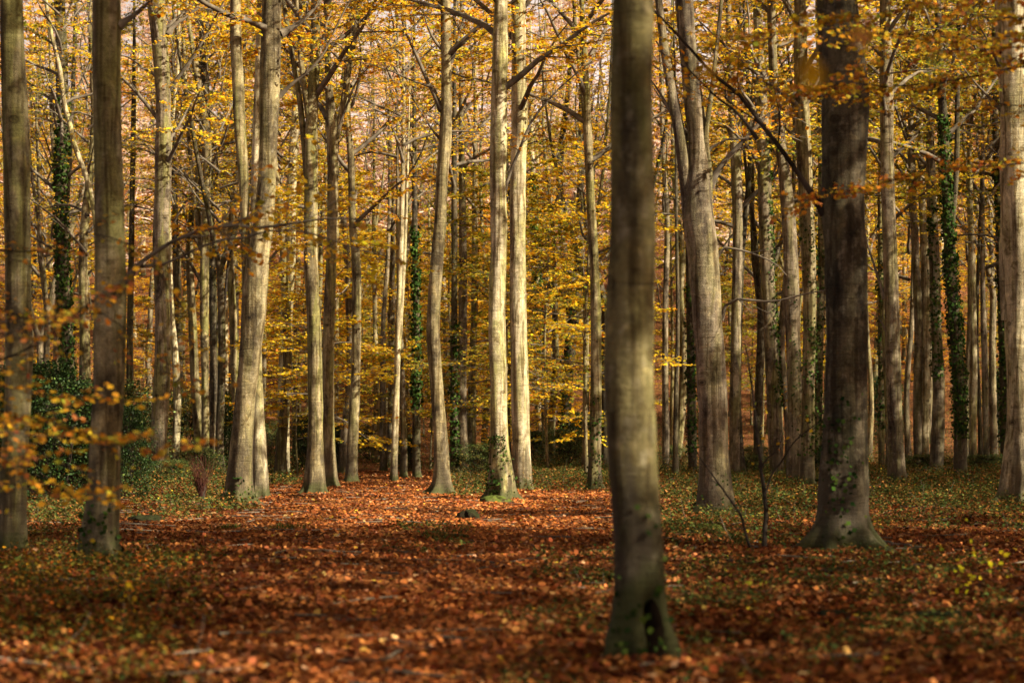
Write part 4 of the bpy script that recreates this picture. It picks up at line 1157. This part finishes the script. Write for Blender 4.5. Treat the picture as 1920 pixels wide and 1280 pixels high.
for b_ in [(40, 926, 160, 240, 0, "dark holly thicket at the left edge behind the frame-cut beech"),
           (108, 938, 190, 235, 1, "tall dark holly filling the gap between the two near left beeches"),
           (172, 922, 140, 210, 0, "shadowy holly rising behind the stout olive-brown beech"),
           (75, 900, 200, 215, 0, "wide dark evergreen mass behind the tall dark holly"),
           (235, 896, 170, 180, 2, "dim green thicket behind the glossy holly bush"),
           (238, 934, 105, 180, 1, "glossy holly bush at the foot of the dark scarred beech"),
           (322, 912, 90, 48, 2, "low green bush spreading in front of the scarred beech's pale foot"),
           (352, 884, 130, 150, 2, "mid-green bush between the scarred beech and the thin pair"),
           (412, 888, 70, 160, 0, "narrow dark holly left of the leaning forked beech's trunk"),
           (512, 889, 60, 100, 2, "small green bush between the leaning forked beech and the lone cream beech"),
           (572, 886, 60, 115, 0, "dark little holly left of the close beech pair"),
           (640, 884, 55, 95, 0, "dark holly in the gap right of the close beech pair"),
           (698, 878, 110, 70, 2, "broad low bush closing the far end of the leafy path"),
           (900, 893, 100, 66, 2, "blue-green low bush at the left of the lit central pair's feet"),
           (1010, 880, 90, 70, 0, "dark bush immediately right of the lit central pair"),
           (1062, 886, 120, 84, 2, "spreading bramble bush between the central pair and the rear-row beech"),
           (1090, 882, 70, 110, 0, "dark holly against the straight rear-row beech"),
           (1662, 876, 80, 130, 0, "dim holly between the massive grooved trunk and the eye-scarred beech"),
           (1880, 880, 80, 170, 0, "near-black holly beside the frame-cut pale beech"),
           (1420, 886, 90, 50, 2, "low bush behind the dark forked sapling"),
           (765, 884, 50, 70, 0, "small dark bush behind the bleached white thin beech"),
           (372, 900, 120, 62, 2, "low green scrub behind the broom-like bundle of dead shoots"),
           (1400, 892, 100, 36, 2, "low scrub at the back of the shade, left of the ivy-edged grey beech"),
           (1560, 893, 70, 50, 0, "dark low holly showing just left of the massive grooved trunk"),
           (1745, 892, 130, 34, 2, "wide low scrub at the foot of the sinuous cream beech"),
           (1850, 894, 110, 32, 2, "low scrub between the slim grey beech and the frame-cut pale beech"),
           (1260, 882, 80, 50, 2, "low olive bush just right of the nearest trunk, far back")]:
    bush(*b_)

# ------------------------------------------------------------------ stumps, logs, saplings
def lump_material(name, c0, c1, moss):
    m, nt, out = mat(name); tc = N(nt, "ShaderNodeTexCoord"); P = tc.outputs['Object']
    n1 = noise(nt, P, 9.0, 6, .7); r = ramp(nt, n1, [(.38, c0), (.62, c1)])
    n2 = noise(nt, P, 4.0, 5, .7); ge = N(nt, "ShaderNodeNewGeometry"); s = N(nt, "ShaderNodeSeparateXYZ"); L(nt, ge.outputs['Normal'], s.inputs[0])
    f = math_(nt, 'MULTIPLY', math_(nt, 'ADD', math_(nt, 'MULTIPLY', s.outputs[2], .35), math_(nt, 'SUBTRACT', n2, .5)), 4.0, True)
    c = mixc(nt, f, r.outputs[0], moss)
    b = N(nt, "ShaderNodeBsdfPrincipled"); b.inputs['Roughness'].default_value = .95; b.inputs['Specular IOR Level'].default_value = .08
    bp = N(nt, "ShaderNodeBump"); bp.inputs['Distance'].default_value = .03; L(nt, n1, bp.inputs['Height'])
    L(nt, c, b.inputs['Base Color']); L(nt, bp.outputs[0], b.inputs['Normal']); L(nt, b.outputs[0], out.inputs[0]); return m
M_ROT = lump_material("rotten_wood", (.008, .006, .004), (.035, .022, .014), (.02, .022, .008))
M_MOSS = lump_material("mossy_wood", (.05, .04, .02), (.10, .08, .04), (.075, .095, .018))
def lump(name, c, r, wpx, hpx, seed, m, label, cat, depth=.8):
    rng = np.random.default_rng(seed); Y = row2y(r); X = (c - 960) / F * Y
    w = wpx / 2 / F * Y; h = hpx / F * Y
    nu, nv = 40, 18
    u = np.linspace(0, 2 * np.pi, nu, endpoint=False); v = np.linspace(-.45, np.pi / 2 - .02, nv)
    uu, vv = np.meshgrid(u, v)
    p = rng.random(6) * 6.28
    k = 1 + .16 * np.sin(3 * uu + p[0] + vv * 2) + .10 * np.sin(6 * uu + p[1] - 3 * vv) + .08 * np.sin(9 * uu + p[2] + 5 * vv) + .05 * rng.standard_normal(uu.shape)
    Vx = np.stack([w * k * np.cos(uu) * np.cos(vv) ** .6, w * depth * k * np.sin(uu) * np.cos(vv) ** .6, h * np.sin(vv) * (.85 + .25 * k * np.sin(2 * uu + p[3]) * .5 + .1)], -1).reshape(-1, 3)
    i = np.arange(nv - 1)[:, None] * nu; j = np.arange(nu)[None]; j2 = (j + 1) % nu
    q = np.stack([i + j, i + j2, i + nu + j2, i + nu + j], -1).reshape(-1, 4)
    top = (np.arange(nu) + (nv - 1) * nu)[None]
    o = link(name, mesh_np(name, Vx, [q, top], m, smooth=True), None, (X, Y, float(ground_z(X, Y))))
    return tag(o, label, cat)
lump("rotten_stump", 879, 966, 44, 19, 1, M_ROT, "low black rotten stump lying on bright leaves before the pale central trunks", "stump")
lump("mossy_stump", 492, 932, 24, 28, 2, M_MOSS, "rounded moss-covered stump nestled against the slender pale beech's foot", "stump")
lump("mossy_root", 925, 946, 56, 14, 3, M_MOSS, "green mossy root mound at the ivy-footed central trunk", "root")
lump("rotten_log", 1556, 1140, 66, 17, 4, M_ROT, "short dark log with mossy top in front of the massive grooved trunk", "log", 1.3)
lump("mossy_mound", 273, 978, 66, 13, 5, M_ROT, "dark mossy hump among leaves right of the stout olive-brown beech", "mound")
lump("mossy_mound", 1330, 1000, 60, 22, 6, M_MOSS, "mossy hump under the high-split grey beech's roots", "mound")
lump("rotten_log", 1770, 1150, 150, 16, 7, M_ROT, "long dark mossy log in the shady right foreground", "log", .8)
lump("mossy_mound", 845, 1018, 90, 10, 8, M_ROT, "flat dark mossy mound in the middle of the clearing", "mound")
lump("mossy_mound", 372, 1048, 30, 9, 9, M_ROT, "small dark mossy clod on the leaves of the near clearing", "mound")

# broom-like bundle of dead shoots on a stub
Y = row2y(948); X = (379 - 960) / F * Y
root = link("twiggy_stub", None, None, (X, Y, float(ground_z(X, Y)))); tag(root, "dark broom-like bundle of dead shoots standing on a narrow stub by the path", "stub")
rng = np.random.default_rng(8); tb = Tubes(); tb.add([[0, 0, -.05], [-.01, 0, .2], [.0, 0, .45]], [.05, .075, .09], 8)
link("stub", tb.mesh("stub", M_DARKTWIG), root); tb = Tubes()
for j in range(120):
    a = rng.random() * 6.28; q = .10 * math.sqrt(rng.random()); z0 = rng.uniform(.12, .5)
    tb.add(wander((q * math.cos(a) * (z0 + .4), q * math.sin(a), z0), (.30 * math.cos(a), .30 * math.sin(a), 1), rng.uniform(.3, .95), 6, rng, .02, .10), np.linspace(.007, .002, 6), 3)
link("dead_shoots", tb.mesh("dead_shoots", twig_material("red_brown_twig", (.06, .025, .02), (.09, .035, .022))), root)

def sapling(name, stems, rbase, leaves, label, m=M_DARKTWIG, pal=PAL_YEL, ntw=4, seed=3, lsz=.06):
    rng = np.random.default_rng(seed); r0, c0 = stems[0][0]; Y = row2y(r0); X = (c0 - 960) / F * Y; gz = float(ground_z(X, Y))
    root = link(name, None, None, (X, Y, gz)); tag(root, label, "sapling")
    tb = Tubes(); st = []
    for k, s in enumerate(stems):
        P = np.array([[(c - 960) / F * Y - X, .1 * math.sin(k * 2 + i * .7) * (i > 0), CAMH - (r - HOR) / F * Y - gz] for i, (r, c) in enumerate(s)])
        d = np.concatenate([[0], np.cumsum(np.linalg.norm(np.diff(P, axis=0), axis=1))]); t = np.linspace(0, d[-1], 26)
        Q = np.stack([smooth_path(d, P[:, a], t) for a in range(3)], -1); Q[3:] += .01 * np.cumsum(rng.standard_normal(Q[3:].shape), 0) * .5
        rb = rbase if k == 0 else rbase * .42
        tb.add(Q, np.linspace(rb, rb * .2, 26), 6)
        for j in range(ntw):
            i = int(rng.uniform(8, 25)); S = wander(Q[i], norm(Q[i] - Q[i - 1]) + .8 * rng.standard_normal(3), rng.uniform(.2, .6), 5, rng, .02, .15)
            tb.add(S, np.linspace(rb * .22, .0015, 5), 3)
            if leaves: twig_leaves(S[0], S[-1], leaves, rng, lsz, pal, st, T_OVAL, .5)
    link("stem", tb.mesh("stem", m), root)
    if st: link("leaves", leaf_mesh("leaves", st, M_LEAF), root)
    return root
sapling("sapling", [[(1036,1433),(1000,1435),(960,1438),(925,1434),(890,1427),(850,1422),(800,1415),(740,1408),(690,1400),(640,1392)],
                    [(925,1436),(895,1446),(870,1462),(840,1480),(815,1500),(795,1530),(770,1570),(750,1610)],
                    [(880,1425),(860,1440),(830,1462),(800,1470)]], .040, 1,
        "dark crooked sapling forking low, nearly leafless, left of the massive grooved trunk", ntw=9, seed=4)
sapling("sapling", [[(1042,1412),(1010,1402),(960,1388),(920,1362),(880,1335),(830,1305),(780,1280)]], .022, 0,
        "thin bare arching sapling leaning left beside the dark crooked one", ntw=6, seed=5)
sapling("sapling", [[(1118,1842),(1095,1838),(1065,1836),(1045,1838)], [(1095,1840),(1070,1855),(1050,1868)], [(1100,1838),(1090,1822),(1075,1810)]], .006, 5,
        "tiny seedling with bright yellow leaves in the shady right foreground", pal=[(3, (.80, .66, .03)), (1, (.45, .5, .05))], ntw=4, seed=6, lsz=.05)
sapling("sapling", [[(1118,1400),(1105,1398),(1085,1402)], [(1105,1398),(1095,1385)]], .004, 5,
        "tiny lime-leaved seedling between the nearest trunk and the short dark log", pal=[(3, (.60, .60, .06)), (1, (.3, .4, .05))], ntw=3, seed=7, lsz=.045)
sapling("sapling", [[(1175,227),(1130,226),(1080,229),(1040,224)], [(1130,226),(1110,240),(1090,252)]], .007, 2,
        "spindly dark stem rising from the weeds below the stout olive-brown beech", ntw=5, seed=9, lsz=.045)
sapling("sapling", [[(1125,103),(1080,100),(1050,106),(1010,103)], [(1080,100),(1060,88)]], .005, 3,
        "thin weed-like seedling in the near left undergrowth", ntw=5, seed=10, lsz=.045)
def fallen(P, r, label, seed):
    rng = np.random.default_rng(seed); pts = np.array([[(c - 960) / F * row2y(rw), row2y(rw), 0] for rw, c in P]); pts[:, 2] = ground_z(pts[:, 0], pts[:, 1]) + r + .02
    d = np.linspace(0, 1, 12); Q = np.stack([np.interp(d, np.linspace(0, 1, len(pts)), pts[:, a]) for a in range(3)], -1); Q[1:-1] += .015 * rng.standard_normal(Q[1:-1].shape)
    o0 = Q[0].copy(); tb = Tubes(); tb.add(Q - o0, np.linspace(r, r * .5, 12), 7)
    tag(link("fallen_branch", tb.mesh("fallen_branch", M_TWIG), None, o0), label, "fallen branch")
fallen([(1018,1640),(1022,1680),(1028,1735)], .03, "fallen grey branch lying right of the massive grooved trunk's roots", 1)
fallen([(902,1250),(903,1300)], .05, "fallen pale branch low behind the nearest trunk's sunny side", 2)
fallen([(896,1700),(893,1790)], .08, "fallen mouldering log among brambles under the pale rear trunks", 3)

# ------------------------------------------------------------------ one label for each tree of the ranks behind
ORD = ["first", "second", "third", "fourth", "fifth", "sixth", "seventh", "eighth", "ninth", "tenth", "eleventh", "twelfth"]
groups = {}
for o, c, ph in AUTO:
    lm = min(LANDMARKS, key=lambda l: abs(l[0] - c)); side = "left" if c < lm[0] else "right"
    groups.setdefault((lm[1], side, ph), []).append((abs(c - lm[0]), o))
for (lm, side, ph), items in groups.items():
    items.sort(key=lambda t: t[0])
    for n_, (_, o) in enumerate(items):
        o['label'] = ("%s %s of %s" % (ph, side, lm)) if len(items) == 1 else ("%s %s counting %s from %s" % (ORD[n_], ph, side, lm))
